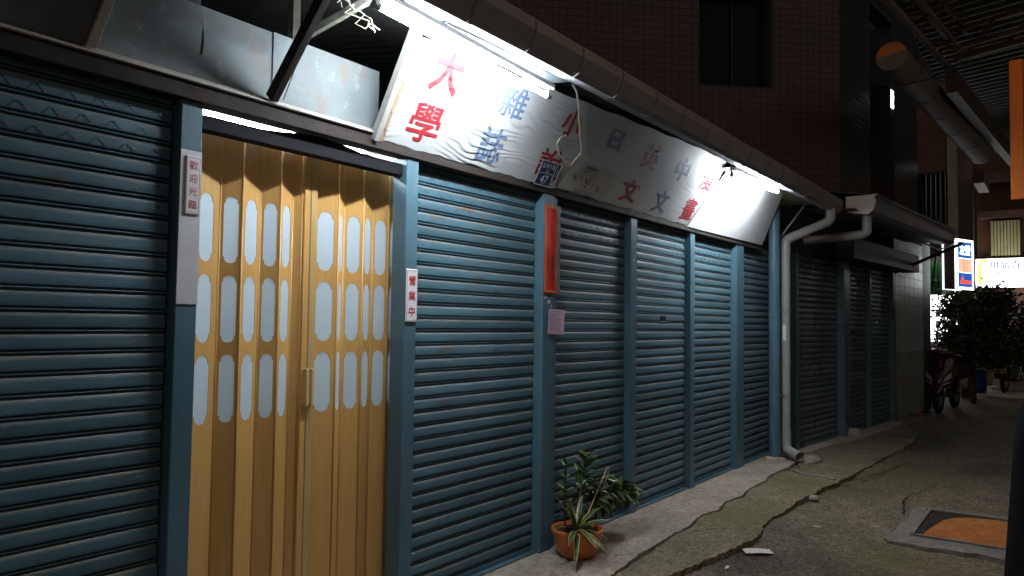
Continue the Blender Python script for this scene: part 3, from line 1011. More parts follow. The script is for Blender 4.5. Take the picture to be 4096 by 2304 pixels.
for (ch, u, v, w, h, c) in (('大', .255, .440, .24, .25, 'r'), ('學', .233, .147, .26, .21, 'r'), ('雜', .851, .421, .26, .19, 'b'), ('誌', .802, .144, .25, .22, 'b'),
                            ('小', 1.476, .444, .24, .19, 'r'), ('說', 1.420, .150, .28, .19, 'r'), ('日', 2.07, .452, .20, .145, 'b'), ('英', 2.656, .439, .30, .20, 'r'),
                            ('文', 2.565, .138, .29, .19, 'r'), ('中', 3.244, .443, .27, .20, 'b'), ('文', 3.13, .133, .29, .20, 'b'), ('漫', 3.79, .440, .28, .19, 'r'), ('畫', 3.70, .145, .28, .20, 'r')):
    me = text_mesh(ch, 1.0, M['paint_red' if c == 'r' else 'paint_blue'], .014 if ch in '學雜誌說漫畫英' else .030)
    xs = [p.co.x for p in me.vertices]; ys = [p.co.y for p in me.vertices]
    sx, sy = w*.9/(max(xs)-min(xs)), h/(max(ys)-min(ys))
    for p in me.vertices:
        x, y = p.co.x*sx, p.co.y*sy
        p.co.x, p.co.y = x, y+x*.03
    bm = bmesh.new(); bm.from_mesh(me)
    bmesh.ops.triangulate(bm, faces=bm.faces)
    for _ in range(4):
        es = [e for e in bm.edges if e.calc_length() > .013]
        if not es: break
        bmesh.ops.subdivide_edges(bm, edges=es, cuts=1)
        bmesh.ops.triangulate(bm, faces=bm.faces)
    for p in bm.verts: p.co.z = fold(p.co.x+u, p.co.y+v)+.0024+p.co.z      # paint lies in the folds of the sheet
    for f in bm.faces:
        f.smooth = True; f.normal_update()
        if f.normal.z < 0: f.normal_flip()
    bm.to_mesh(me); bm.free()
    place('painted_character', me, sign, SF @ Matrix.Translation((u, v, 0)))

# bare white board at the far end
B2 = [(3.80, -.01, .014), (5.90, .012, .010), (5.72, .672, .010), (4.10, .655, .016)]
mb = MB(SF); mb.poly(B2, .008)
o = mb.build('white_board', M['board_white']); tag(o, 'bare white lit board at the far end of the painted signboard', 'board')

# house number plate
pl = bpy.data.objects.new('number_plate', None); pl.empty_display_size = .05
PF = SF @ Matrix.Translation((1.430, .080, .016)) @ Matrix.Rotation(radians(1), 4, 'Z')
link(pl, None, PF); tag(pl, 'small dark blue house number plate reading 47 on the signboard', 'number plate')
mb = MB(PF); mb.box(-.112, .112, -.083, .083, 0, .003); mb.build('plate', M['plate_blue'], pl, .001)
mb = MB(PF)
for a in ((-.112, .112, .079, .083), (-.112, .112, -.083, -.079), (-.112, -.108, -.083, .083), (.108, .112, -.083, .083), (-.108, .060, .000, .003), (.058, .061, -.08, .08), (.061, .108, -.035, -.032)):
    mb.box(a[0], a[1], a[2], a[3], .0031, .0042)
mb.build('border', M['plate_white'], pl)
place('road_name', text_mesh('左營大路', .036, M['plate_white'], 0), pl, PF @ Matrix.Translation((-.024, .052, .0045)))
place('road_name', text_mesh('三段', .022, M['plate_white'], 0), pl, PF @ Matrix.Translation((-.024, .017, .0045)))
place('house_number', text_mesh('47', .082, M['plate_white'], 0), pl, PF @ Matrix.Translation((-.024, -.040, .0045)))
place('side_writing', text_mesh('左\n營\n區', .020, M['plate_white'], 0), pl, PF @ Matrix.Translation((.085, .022, .0045)))
place('side_writing', text_mesh('號', .034, M['plate_white'], 0), pl, PF @ Matrix.Translation((.085, -.058, .0045)))

# security sticker
st = bpy.data.objects.new('security_sticker', None); st.empty_display_size = .05
QF = SF @ Matrix.Translation((1.93, .112, .0065))
link(st, None, QF); tag(st, 'pale square sticker with a shield emblem right of the number plate', 'sticker')
mb = MB(QF); mb.poly([(-.32, -.10), (.24, -.105), (.32, .105), (-.25, .085)], .001); mb.build('sheet', M['sticker'], st)
mb = MB(QF)
sh = [(-.085, .055), (-.02, .072), (.0, .08), (.02, .072), (.085, .055), (.088, .0), (.06, -.05), (.0, -.085), (-.06, -.05), (-.088, 0)]
for a, b in zip(sh, sh[1:]+sh[:1]):
    mb.bar((*a, .0012), (*b, .0012), .004, .001)
mb.build('shield_outline', M['ink_grey'], st)
mb = MB(QF)
for s in (-1, 1):
    mb.poly([(0, -.045, .0012), (s*.020, -.01, .0012), (s*.055, .025, .0012), (s*.030, .005, .0012), (s*.022, .020, .0012), (s*.006, -.01, .0012)])
mb.poly([(-.018, -.050, .0012), (.012, -.055, .0012), (.018, -.046, .0012), (-.012, -.040, .0012)])
mb.build('bird_emblem', M['ink_blue'], st)
for (s_, u, v, z) in (('保', -.17, .0, .045), ('全', .17, -.035, .045), ('北', .02, .035, .04), ('7261202  7261201', 0, -.088, .036), ('●●●●●●●●●', .0, .092, .02)):
    place('printing', text_mesh(s_, z, M['ink_blue'], 0), st, QF @ Matrix.Translation((u, v, .0014)))

# ================================================================== fluorescent lights
def light(x0, x1, y, z0, z1, label):
    t = thing('fluorescent_light', label, 'light', ((x0+x1)/2, y, z0), 'tube lights over the signboard')
    d = (z1-z0)/(x1-x0)
    Z = lambda x: z0+(x-x0)*d
    mb = MB(); mb.tube([(x0+.05, y, Z(x0+.05)), (x1-.05, y, Z(x1-.05))], .013, 12); mb.build('tube', M['tube'], t)
    mb = MB(); mb.bar((x0, y-.01, Z(x0)+.052), (x1, y-.01, Z(x1)+.052), .045, .03); mb.build('batten', M['white_metal'], t, .004)
    for x, s in ((x0+.025, 1), (x1-.025, -1)):
        mb = MB(); mb.tube([(x-.018, y, Z(x)), (x+.018, y, Z(x))], .017, 12); mb.box(x-.012, x+.012, y-.012, y+.012, Z(x), Z(x)+.040)
        mb.build('lamp_holder', M['grey_plastic'], t)
    return t


light(2.115, 3.47, -.495, 2.822, 2.768, 'glowing white tube light over the left end of the signboard')
light(6.31, 7.67, -.495, 2.804, 2.856, 'glowing white tube light over the bare white board')

# hanging cord with a knotted loop
mb = MB()
S_ = lambda u, v, o: tuple(SF @ Vector((u, v, o)))
path = [(1.28, .66, .02), (1.31, .63, .05), (1.38, .56, .055), (1.46, .48, .05), (1.55, .39, .045), (1.62, .31, .05), (1.640, .275, .05), (1.60, .22, .05), (1.60, .175, .045), (1.625, .18, .04), (1.645, .28, .04)]
mb.tube([S_(*p) for p in path], .006, 6)
path = [(1.635, .27, .05), (1.585, .19, .05), (1.52, .19, .045), (1.42, .23, .04), (1.36, .285, .035), (1.375, .33, .03), (1.44, .355, .02)]
mb.tube([S_(*p) for p in path], .0055, 6)
tag(mb.build('hanging_cord', M['cord']), 'knotted yellowed cord dangling in front of the signboard', 'cord')
# tangle of wires at the brace
mb = MB()
for k in range(6):
    a = Vector((2.16, -.33, 2.86)); pts = [a]
    for q in range(5):
        a = a+Vector((rnd.uniform(-.05, .06), rnd.uniform(-.04, .02), rnd.uniform(-.06, .03))); pts.append(a)
    mb.tube(pts, .0026, 5)
tag(mb.build('wire_tangle', M['cord']), 'tangle of pale wire ends tied to the brace by the upper lamp', 'wires')
for k, (x0, x1) in enumerate(((2.06, 2.015), (2.09, 2.055))):
    mb = MB(); mb.tube([(2.07+.01*k, -.15, 2.74), ((x0+x1)/2, -.06, 2.62), (x1-.02, -.03, 2.47)], .0025, 5)
    tag(mb.build('thin_wire', M['wire_dark']), ['thin dark wire hanging over the lit panel beside the strut', 'second thin dark wire over the lit panel, the right one'][k], 'wire')
mb = MB(); mb.tube([S_(4.02, .72, .03), S_(4.06, .66, .02), S_(4.11, .60, .02)], .0022, 5)
tag(mb.build('wire_end', M['wire_dark']), 'short black wire end at the top left of the bare white board', 'wire')

# ================================================================== downpipes
def pipe_thing(label, loc): return thing('downpipe', label, 'downpipe', loc)


dp = pipe_thing('grey plastic downpipe running from the gutter down to the pavement', (8.80, -.23, 0))
PX, PY = 8.82, -.225


def curve(pts, n=5):
    """round the corners of a polyline"""
    out = [Vector(pts[0])]
    for a, b, c in zip(pts[:-2], pts[1:-1], pts[2:]):
        a, b, c = Vector(a), Vector(b), Vector(c)
        d = min(.07, (a-b).length*.45, (c-b).length*.45)
        p, q = b+(a-b).normalized()*d, b+(c-b).normalized()*d
        for k in range(n+1):
            t = k/n
            out.append(p*(1-t)**2+b*2*t*(1-t)+q*t*t)
    out.append(Vector(pts[-1]))
    return out


mb = MB(); mb.tube([(PX, PY, .26), (PX, PY, 2.40)], .050, 18); mb.build('long_pipe', M['pvc'], dp)
mb = MB(); mb.tube([(PX, PY, 1.04), (PX, PY, 1.12)], .054, 18); mb.build('socket', M['pvc'], dp)
mb = MB(); mb.tube(curve([(PX, PY, 2.36), (PX, PY, 2.50), (PX+.12, PY-.20, 2.60)]), .054, 18); mb.build('elbow', M['pvc'], dp)
mb = MB(); mb.tube([(PX+.06, PY-.10, 2.55), (PX+.22, PY-.40, 2.70)], .050, 18); mb.build('slanting_pipe', M['pvc'], dp)
mb = MB(); mb.tube(curve([(PX+.18, PY-.32, 2.66), (PX+.25, PY-.435, 2.72), (PX+.25, PY-.435, 2.86)]), .054, 18); mb.build('elbow', M['pvc'], dp)
mb = MB(); mb.tube(curve([(PX, PY, .32), (PX, PY, .10), (PX-.17, PY-.20, .060)]), .055, 18, cap=False)
mb.tube(curve([(PX, PY, .32), (PX, PY, .10), (PX-.17, PY-.20, .060)]), .049, 18, cap=False)
mb.build('outlet_bend', M['pvc'], dp)
for z in (.72, 1.68):
    mb = MB(); mb.tube([(PX, PY, z-.012), (PX, PY, z+.012)], .057, 18); mb.box(PX-.18, PX-.04, PY+.02, PY+.035, z-.008, z+.008); mb.build('clamp', M['clamp'], dp)
mb = MB(); mb.box(PX-.0525, PX-.0515, PY-.018, PY+.018, 1.34, 1.52); mb.build('print_label', M['white_metal'], dp)

dp2 = thing('downpipe', 'short dirty grey pipe turning back under the far gutter', 'downpipe', tuple(M2 @ Vector((.25, -.7, 2.6))))
mb = MB(M2); mb.tube(curve([(.20, -.74, 2.87), (.20, -.74, 2.62), (.20, -.45, 2.60)], 8), .054, 16); mb.build('elbow', M['pvc'], dp2)
mb = MB(M2); mb.tube([(.20, -.50, 2.60), (.12, -.02, 2.58)], .050, 16); mb.build('pipe', M['pvc_dark'], dp2)

# ================================================================== plaques and papers on the posts
def plaque(F, w, h, th, m, bevel): 
    mb = MB(F); mb.box(-w/2, w/2, -h/2, h/2, 0, th); return mb


WF = frame((1.626, -.0055, 1.862), (1, 0, 0), (0, 0, 1))
bk = plaque(WF, .090, .612, .003, None, 0).build('backing_strip', M['backing'], None, .001)
tag(bk, 'long stained white strip behind the welcome plaque on the left post', 'strip')
wp = bpy.data.objects.new('welcome_plaque', None); wp.empty_display_size = .05
wF = WF @ Matrix.Translation((.006, .168, .0035)); link(wp, None, wF); tag(wp, 'white welcome plaque with four red characters on the left door post', 'plaque')
mb = MB(wF); mb.box(-.033, .033, -.118, .118, 0, .007); mb.build('plate', M['plaque'], wp, .004)
mb = MB(wF)
for a in ((-.027, .027, .108, .1094), (-.027, .027, -.1094, -.108), (-.0277, -.0265, -.109, .109), (.0265, .0277, -.109, .109)):
    mb.box(*a, .0071, .0076)
mb.build('border_line', M['ink_grey'], wp)
for k, ch in enumerate('歡迎光臨'):
    place('character', text_mesh(ch, .038, M['ink_red'], 0), wp, wF @ Matrix.Translation((0, .078-.052*k, .0078)))
op = bpy.data.objects.new('open_plaque', None); op.empty_display_size = .05
oF = frame((2.882, -.0135, 1.637), (1, 0, 0), (0, 0, 1)); link(op, None, oF); tag(op, 'small white plaque with three red characters on the post right of the door', 'plaque')
mb = MB(oF); mb.box(-.044, .044, -.140, .140, 0, .008); mb.build('plate', M['plaque'], op, .004)
mb = MB(oF)
for a in ((-.037, .037, .130, .1315), (-.037, .037, -.1315, -.130), (-.0375, -.036, -.131, .131), (.036, .0375, -.131, .131)):
    mb.box(*a, .0081, .0086)
mb.build('border_line', M['ink_grey'], op)
for k, ch in enumerate('營業中'):
    place('character', text_mesh(ch, .056, M['ink_red'], .010), op, oF @ Matrix.Translation((0, .080-.082*k, .009)))

# red couplet, bent round the post edge
cp = bpy.data.objects.new('red_couplet', None); cp.empty_display_size = .05
cF = frame((4.205, -.024, 1.995), (1, 0, 0), (0, 0, 1)); link(cp, None, cF); tag(cp, 'torn red paper couplet with gold border on the teal post', 'couplet')
mb = MB(cF)
xs = [-.086, -.04, 0, .045, .06, .10]
for j in range(8):
    pass
rows = 14
vs = []
for j in range(rows+1):
    z = -.298+.596*j/rows
    for i, x in enumerate(xs):
        vs.append((x+.002*sin(j*1.3), z, .002+.002*sin(j*.9+i)+(.004 if i in (0, 5) else 0)*abs(sin(j*.7+i))))
W6 = len(xs)
mb.add(vs, [(j*W6+i, j*W6+i+1, (j+1)*W6+i+1, (j+1)*W6+i) for j in range(rows) for i in range(W6-1)], True)
pp = mb.build('paper', M['couplet'], cp)
mb = MB(cF)
for a in ((-.078, .095, .280, .287), (-.078, .095, -.285, -.278), (-.080, -.073, -.283, .285)):
    mb.box(*a, .0085, .0092)
mb.build('gold_border', M['gold'], cp)
mb = MB(cF)
vs = []
for j in range(rows+1):
    z = -.296+.596*j/rows
    a = .040+.010*sin(j*1.7)+(.006 if j % 3 == 0 else 0)
    vs += [(a, z, .0095+.001*sin(j)), (.075, z, .012), (.104, z, .0085)]
mb.add(vs, [(j*3+i, j*3+i+1, (j+1)*3+i+1, (j+1)*3+i) for j in range(rows) for i in range(2)], True)
mb.build('tape_strip', M['film'], cp)
for k, ch in enumerate('新年快樂平安'):
    place('character', text_mesh(ch, .024, M['ink_black'], 0), cp, cF @ Matrix.Translation((-.035, -.005-.028*k, .0095)))
for k, ch in enumerate('恭賀新禧'):
    place('character', text_mesh(ch, .038, M['ink_black'], .01), cp, cF @ Matrix.Translation((.010, -.055-.042*k, .0095)))
pn = bpy.data.objects.new('pink_notice', None); pn.empty_display_size = .05
nF = frame((4.262, -.030, 1.511), (1, 0, 0), (0, 0, 1)) @ Matrix.Rotation(radians(-2), 4, 'Z'); link(pn, None, nF); tag(pn, 'small pink printed notice taped to the post below the red couplet', 'notice')
mb = MB(nF)
vs = [(x, y, .002+.006*abs(x/.1)**2+.002*sin(y*20)) for y in (-.083, -.03, .03, .083) for x in (-.10, -.03, .03, .10)]
mb.add(vs, [(j*4+i, j*4+i+1, j*4+i+5, j*4+i+4) for j in range(3) for i in range(3)], True)
mb.build('sheet', M['pink_paper'], pn)
mb = MB(nF)
rp = random.Random(2)
for k in range(11):
    y = .066-.0125*k; l = rp.uniform(.08, .155)
    mb.box(-.085, -.085+l, y, y+.0028, .0100, .0104)
for k in range(12):
    a, b = 2*pi*k/12, 2*pi*(k+1)/12
    mb.bar((.052+.017*cos(a), -.046+.017*sin(a), .0102), (.052+.017*cos(b), -.046+.017*sin(b), .0102), .0022, .0006)
mb.build('printing', M['ink_grey'], pn)

# ================================================================== potted plant
PC = Vector((4.235, -.235, 0))
pot = thing('flower_pot', 'round terracotta bowl pot on the concrete apron', 'flower pot', PC)
mb = MB(Matrix.Translation(PC))
mb.lathe([(.0, .004), (.095, .002), (.112, .012), (.138, .06), (.154, .11), (.163, .150), (.167, .158), (.171, .164), (.171, .178), (.166, .184), (.156, .184), (.152, .176), (.148, .15)], n=36)
mb.build('bowl', M['terracotta'], pot)
mb = MB(Matrix.Translation(PC))
vs = [(0, 0, .165)] + [(r*cos(2*pi*k/20), r*sin(2*pi*k/20), .160+rnd.uniform(-.006, .008)) for r in (.07, .15) for k in range(20)]
mb.add(vs, [(0, 1+k, 1+(k+1) % 20) for k in range(20)] + [(1+k, 21+k, 21+(k+1) % 20, 1+(k+1) % 20) for k in range(20)], True)
mb.build('soil', M['soil'], pot)
mb = MB(Matrix.Translation(PC))
for k in range(46):
    a, r = rnd.uniform(0, 2*pi), .14*math.sqrt(rnd.random())
    s = rnd.uniform(.006, .014)
    mb.add([(r*cos(a)+rnd.uniform(-s, s), r*sin(a)+rnd.uniform(-s, s), .165+rnd.uniform(0, .012)) for _ in range(4)], [(0, 1, 2), (0, 2, 3), (0, 3, 1), (1, 3, 2)])
mb.build('bark_chips', M['stem'], pot, kind='stuff')


def leaf_mesh(L, w, droop, margin=None, fold=.25, n=6):
    """lance-shaped leaf along +x, drooping in z; optional coloured margin"""
    mb = MB()
    cols = 5 if margin else 3
    vs = []
    for i in range(n+1):
        t = i/n
        x = L*t
        hw = w/2*(math.sin(pi*min(1, t*.93+.07))**.75)
        if i == n: hw = .0004
        z = -droop*t*t
        if margin:
            for s in (-1, -.68, 0, .68, 1): vs.append((x, s*hw, z+abs(s)*hw*fold))
        else:
            for s in (-1, 0, 1): vs.append((x, s*hw, z+abs(s)*hw*fold))
    for i in range(n):
        for j in range(cols-1):
            a = i*cols+j
            mb.add([vs[a], vs[a+1], vs[a+1+cols], vs[a+cols]], [(0, 1, 2, 3)], True, 1 if margin and j in (0, 3) else 0)
    return mb


def orient(p, d, roll=0, s=1):
    d = Vector(d).normalized()
    up = Vector((0, 0, 1)) if abs(d.z) < .95 else Vector((0, 1, 0))
    y = up.cross(d).normalized(); z = d.cross(y)
    m = Matrix((d, y, z)).transposed().to_4x4()
    return Matrix.Translation(p) @ m @ Matrix.Rotation(roll, 4, 'X') @ Matrix.Scale(s, 4)


# variegated rosette
rc = PC+Vector((-.085, -.045, .170))
ros = thing('variegated_plant', 'low rosette of green leaves edged yellow spilling over the pot rim', 'plant', rc)
vm = [leaf_mesh(.27, .040, d, True).mesh('leaf', [M['leaf'], M['leaf_yellow']]) for d in (.02, .08, .16)]
for k, (az, el, q, s) in enumerate(((200, 12, 1, 1.0), (215, -2, 2, .95), (235, 22, 2, .9), (258, 8, 2, .85), (285, 18, 2, .8), (310, 5, 1, .75), (330, 24, 1, .95), (352, 38, 1, 1.0), (110, 68, 0, .95),
                                    (150, 60, 0, 1.0), (190, 55, 0, .85), (60, 62, 0, .8), (20, 55, 0, .9), (240, 60, 0, .7), (300, 55, 0, .7), (175, 28, 1, .9))):
    a, e = radians(az), radians(el)
    place('leaf', vm[q], ros, orient(rc+Vector((0, 0, .02)), (cos(a)*cos(e), sin(a)*cos(e), sin(e)), rnd.uniform(-.4, .4), s))
mb = MB(Matrix.Translation(rc)); mb.tube([(0, 0, -.02), (0, 0, .05)], .014, 8); mb.build('stem', M['stem'], ros)


def stem_plant(name, label, pts, r, leafs, m_leaf, L, w, lo=.25, seed=1, spread=55, droop=.01):
    rr = random.Random(seed)
    pts = [Vector(p) for p in pts]
    t = thing(name, label, 'plant', pts[0])
    mb = MB(); mb.tube(pts, [r*(1-.5*i/(len(pts)-1)) for i in range(len(pts))], 7); mb.build('stem', M['stem'], t)
    ms = [leaf_mesh(L, w, droop, None, .35).mesh('leaf', mm) for mm in m_leaf]
    for k in range(leafs):
        f = lo+(1-lo)*k/(leafs-1)
        g = f*(len(pts)-1); i = min(len(pts)-2, int(g)); p = pts[i].lerp(pts[i+1], g-i)
        tg = (pts[i+1]-pts[i]).normalized()
        az = k*2.4+rr.uniform(-.5, .5)
        side = Vector((cos(az), sin(az), 0)); side = (side-tg*side.dot(tg)).normalized()
        el = radians(spread+rr.uniform(-14, 14))
        d = tg*cos(el)+side*sin(el)
        place('leaf', rr.choice(ms), t, orient(p, d, rr.uniform(-.6, .6), rr.uniform(.75, 1.15)))
    return t


stem_plant('succulent_stem', 'upright bright green leafy stem at the left of the pot', [(4.15, -.20, .16), (4.13, -.20, .30), (4.12, -.21, .44), (4.125, -.21, .60)], .006, 26, [M['leaf_lime'], M['leaf']], .062, .022, .25, 4, 48)
stem_plant('leafy_shrub', 'tall dark leafy stem rising from the middle of the pot', [(4.27, -.22, .16), (4.31, -.20, .30), (4.37, -.20, .44), (4.40, -.20, .60)], .012, 34, [M['leaf'], M['leaf'], M['leaf_olive']], .115, .042, .40, 5, 46, .02)
stem_plant('bare_twig', 'thin dark twig with a few leaves left of the tall stem', [(4.24, -.23, .16), (4.26, -.22, .30), (4.29, -.22, .40), (4.34, -.21, .47)], .009, 6, [M['leaf_lime']], .06, .02, .72, 6, 35)
# drooping branch with many leaves
stem_plant('drooping_branch', 'short leafy branch behind the drooping one, nearer the shutter', [(4.28, -.20, .16), (4.38, -.16, .33), (4.58, -.15, .42), (4.82, -.15, .40)], .010, 30, [M['leaf'], M['leaf_olive'], M['leaf_lime']], .12, .046, .34, 14, 70, .05)
br = stem_plant('drooping_branch', 'drooping leafy branch leaning out over the right rim of the pot', [(4.30, -.25, .16), (4.38, -.24, .27), (4.52, -.24, .335), (4.74, -.245, .34), (5.00, -.25, .32)], .012, 44, [M['leaf_olive'], M['leaf'], M['leaf_olive'], M['leaf_lime']], .125, .05, .36, 9, 88, .06)
rr = random.Random(31)
hang = leaf_mesh(.125, .052, .03, None, .4).mesh('leaf', M['leaf_olive'])
hang2 = leaf_mesh(.12, .042, .02, None, .3).mesh('leaf', M['leaf_yellow'])
for k in range(84):
    f = rr.uniform(.05, 1.25)
    p = Vector((4.46+.46*f, -.245+rr.uniform(-.05, .05), .335-.01*f+rr.uniform(-.06, .05)))
    d = Vector((rr.uniform(-.3, .9), rr.uniform(-.8, .5), rr.uniform(-1.3, .5)))
    place('leaf', hang2 if k % 11 == 3 else hang, br, orient(p, d, rr.uniform(-.8, .8), rr.uniform(.6, 1.1)))
mb = MB(); mb.tube(curve([(4.25, -.255, .17), (4.60, -.245, .505), (4.625, -.245, .515), (4.628, -.245, .49), (4.49, -.245, .30)], 4), .0045, 6)
tag(mb.build('bent_stick', M['stick']), 'thin pale hooked stick pushed into the pot', 'stick')

# ================================================================== things on the ground
mb = MB(Matrix.Translation((8.86, -.50, -.012)))
vs, fs = [], []
nr, ns = 7, 12
r8 = random.Random(8)
for i in range(nr+1):
    th = pi/2*i/nr
    for k in range(ns):
        a = 2*pi*k/ns
        q = 1+r8.uniform(-.12, .12)
        vs.append((.20*cos(th)*cos(a)*q, .11*cos(th)*sin(a)*q, .075*sin(th)*q))
for i in range(nr):
    for k in range(ns): fs.append((i*ns+k, i*ns+(k+1) % ns, (i+1)*ns+(k+1) % ns, (i+1)*ns+k))
mb.add(vs, fs, True)
tag(mb.build('mortar_lump', M['concrete_lump']), 'rough lump of mortar behind the outlet of the downpipe', 'mortar')
mb = MB(M2 @ Matrix.Translation((1.72, -.10, 0)))
mb.lathe([(.10, 0), (.095, .06), (.06, .10), (0, .115)], n=12)
tag(mb.build('foot_stone', M['apron']), 'rounded stone at the foot of the far broad post', 'stone')
mb = MB(Matrix.Translation((5.19, -1.09, -.036)) @ Matrix.Rotation(radians(-55), 4, 'Z'))
mb.add([(-.095, -.05, .002), (.0, -.052, .007), (.095, -.046, .002), (-.092, .05, .004), (.0, .048, .011), (.095, .052, .003)], [(0, 1, 4, 3), (1, 2, 5, 4)], True)
tag(mb.build('dropped_card', M['paper']), 'white paper lying on the asphalt by the broken edge', 'paper')
r9 = random.Random(19)
for k, (x, y, lab) in enumerate(((6.35, -1.05, 'yellowish dry leaf on the asphalt near the broken edge'), (6.1, -1.22, 'pale dry leaf scrap on the open asphalt'), (4.75, -1.05, 'tiny white scrap below the paper'))):
    mb = leaf_mesh(.06, .02, .004); mb.M = Matrix.Translation((x, y, -.030)) @ Matrix.Rotation(r9.uniform(0, 6), 4, 'Z')
    tag(mb.build('fallen_leaf', [M['leaf_yellow'], M['paper'], M['paper']][k]), lab, 'leaf')
mb = MB(Matrix.Translation((7.05, -.985, -.03))); mb.lathe([(.05, 0), (.045, .02), (.02, .032), (0, .034)], n=9); tag(mb.build('loose_chunk', M['concrete_lump']), 'loose concrete chunk in the broken edge', 'stone')

# drain with an orange sand-covered plate
dr = thing('drain_cover', 'square drain with a concrete rim and an orange plate', 'drain', (6.8, -2.3, -.04))
mb = MB()
outer = jag([(6.02, -1.74), (7.30, -1.76)], .1, .03, 41) + jag([(7.34, -1.80), (7.34, -2.85)], .15, .02, 42) + jag([(7.3, -2.9), (6.1, -2.9)], .1, .03, 43) + jag([(6.05, -2.85), (6.02, -1.78)], .1, .04, 44)
mb.poly([(x, y, -.026) for x, y in outer], .05)
mb.build('concrete_rim', M['frame_concrete'], dr)
mb = MB(); mb.box(6.30, 7.22, -2.76, -1.88, -.030, -.0245); mb.build('steel_plate', M['dark_steel'], dr)
mb = MB()
for a in ((6.27, 6.30, -2.80, -1.86), (7.22, 7.26, -2.80, -1.84)): mb.box(a[0], a[1], a[2], a[3], -.03, -.012)
for a in ((6.30, 7.22, -2.80, -2.76), (6.30, 7.22, -1.88, -1.86)): mb.box(a[0], a[1], a[2], a[3], -.03, -.012)
mb.build('steel_frame', M['frame_concrete'], dr)
mb = MB()
vs, fs = [], []
nn, na = 5, 16
sp = [(6.335, -1.93), (6.52, -1.945), (6.72, -1.97), (6.92, -2.00), (7.06, -2.06), (7.15, -2.15), (7.19, -2.3), (7.19, -2.72), (6.8, -2.74), (6.335, -2.73), (6.33, -2.5), (6.33, -2.2)]
cxx, cyy = 6.78, -2.36
vs.append((cxx, cyy, .012))
for j in range(1, 4):
    for (x, y) in sp:
        f = j/3
        vs.append((cxx+(x-cxx)*f, cyy+(y-cyy)*f, -.0235+.036*(1-f**2.2)))
K = len(sp)
fs = [(0, 1+k, 1+(k+1) % K) for k in range(K)]
for j in range(2):
    fs += [(1+j*K+k, 1+(j+1)*K+k, 1+(j+1)*K+(k+1) % K, 1+j*K+(k+1) % K) for k in range(K)]
mb.add(vs, fs, True)
mb.build('orange_plate', M['rust_orange'], dr)

# ================================================================== far shop end wall with tiles
tw = bpy.data.objects.new('tiled_wall', None); tw.empty_display_size = .1
link(tw, None, M2 @ Matrix.Translation((5.0, 0, 0))); tag(tw, 'pale tiled end wall of the far shop, plain plaster below', 'wall')
mb = MB(M2); mb.box(4.105, 5.95, .004, .20, 0, 3.2); mb.build('wall_body', M['grout'], tw)
mb = MB(M2); mb.box(4.11, 5.945, -.004, .003, .0, 1.085); mb.build('plaster_dado', M['plaster'], tw)
tm = MB(); tm.box(-.148, .148, -.010, .002, -.0775, .0775); tme = tm.mesh('tile', M['tile_white'], .002)
for j in range(12):
    for i in range(6):
        x = 4.26+.302*i
        place('tile', tme, tw, M2 @ Matrix.Translation((x, .003, 1.168+.1595*j)) @ Matrix.Rotation(radians(rnd.uniform(-.25, .25)), 4, 'X'))
post('corner_pier', M2, 5.96, 6.62, -.02, 3.3, .02, .4, M['fascia_dark'], 'dark corner pier beside the tiled end wall', .01, cat='pier')

# ================================================================== brown tiled building above
bd = thing('tiled_building', 'tall brown tiled building rising behind the shop row', 'building', (11.12, -.31, 3.1))
Pc = Vector((11.123, -.313, 0))
A1 = radians(47)
w1 = Vector((-cos(A1), sin(A1), 0))
BF = frame(Pc, -w1, (0, 0, 1))     # x runs towards the corner (negative = back left), y up, z outwards
mb = MB(BF)
# wall body with a window opening
xs_ = [-6.5, -2.06, -1.01, 0.0]; zs_ = [3.0, 4.82, 6.15, 8.2]
for i in range(3):
    for j in range(3):
        if (i, j) == (1, 1): continue
        mb.box(xs_[i], xs_[i+1], zs_[j], zs_[j+1], -.25, 0)
mb.build('wall', M['grout'], bd)
mb = MB(BF); mb.box(-2.06, -1.01, 4.82, 6.15, -.24, -.20)
wd = mb.build('window', M['window_dark'], bd)
mb = MB(BF)
for a in ((-2.06, -1.01, 4.82, 4.86), (-2.06, -1.01, 6.11, 6.15), (-2.06, -2.02, 4.86, 6.11), (-1.05, -1.01, 4.86, 6.11), (-1.53, -1.51, 4.86, 6.11)): mb.box(*a, -.20, -.15)
mb.build('frame', M['window_frame'], wd)
TP = .098
tm = MB(); tm.box(-.0455, .0455, -.0455, .0455, -.002, .006)
tile1 = tm.mesh('tile', M['brown_tile'], .0015)
rest = MB(BF)
cells = []
for i in range(50):
    for j in range(46):
        x, z = -TP*(i+.5), 3.02+TP*(j+.5)
        if -2.06-.04 < x < -1.01+.04 and 4.82-.04 < z < 6.15+.04: continue
        if z > 7.5: continue
        vis = (z < 4.4+.25*0) and x > -2.3 and z > 3.45
        cells.append((x, z, vis))
near = sorted([c for c in cells if c[2]], key=lambda c: abs(c[0]+.6)+abs(c[1]-3.9))[:190]
ns_ = set((a, b) for a, b, _ in near)
for (x, z, v) in cells:
    if (x, z) in ns_:
        place('tile', tile1, bd, BF @ Matrix.Translation((x, z, .001)))
    else:
        rest.add([(x-.0455, z-.0455, .007), (x+.0455, z-.0455, .007), (x+.0455, z+.0455, .007), (x-.0455, z+.0455, .007),
                  (x-.0455, z-.0455, 0), (x+.0455, z-.0455, 0), (x+.0455, z+.0455, 0), (x-.0455, z+.0455, 0)],
                 [(0, 1, 2, 3), (0, 4, 5, 1), (1, 5, 6, 2), (2, 6, 7, 3), (3, 7, 4, 0)])
rest.build('tile_field', M['brown_tile'], bd, kind='stuff')
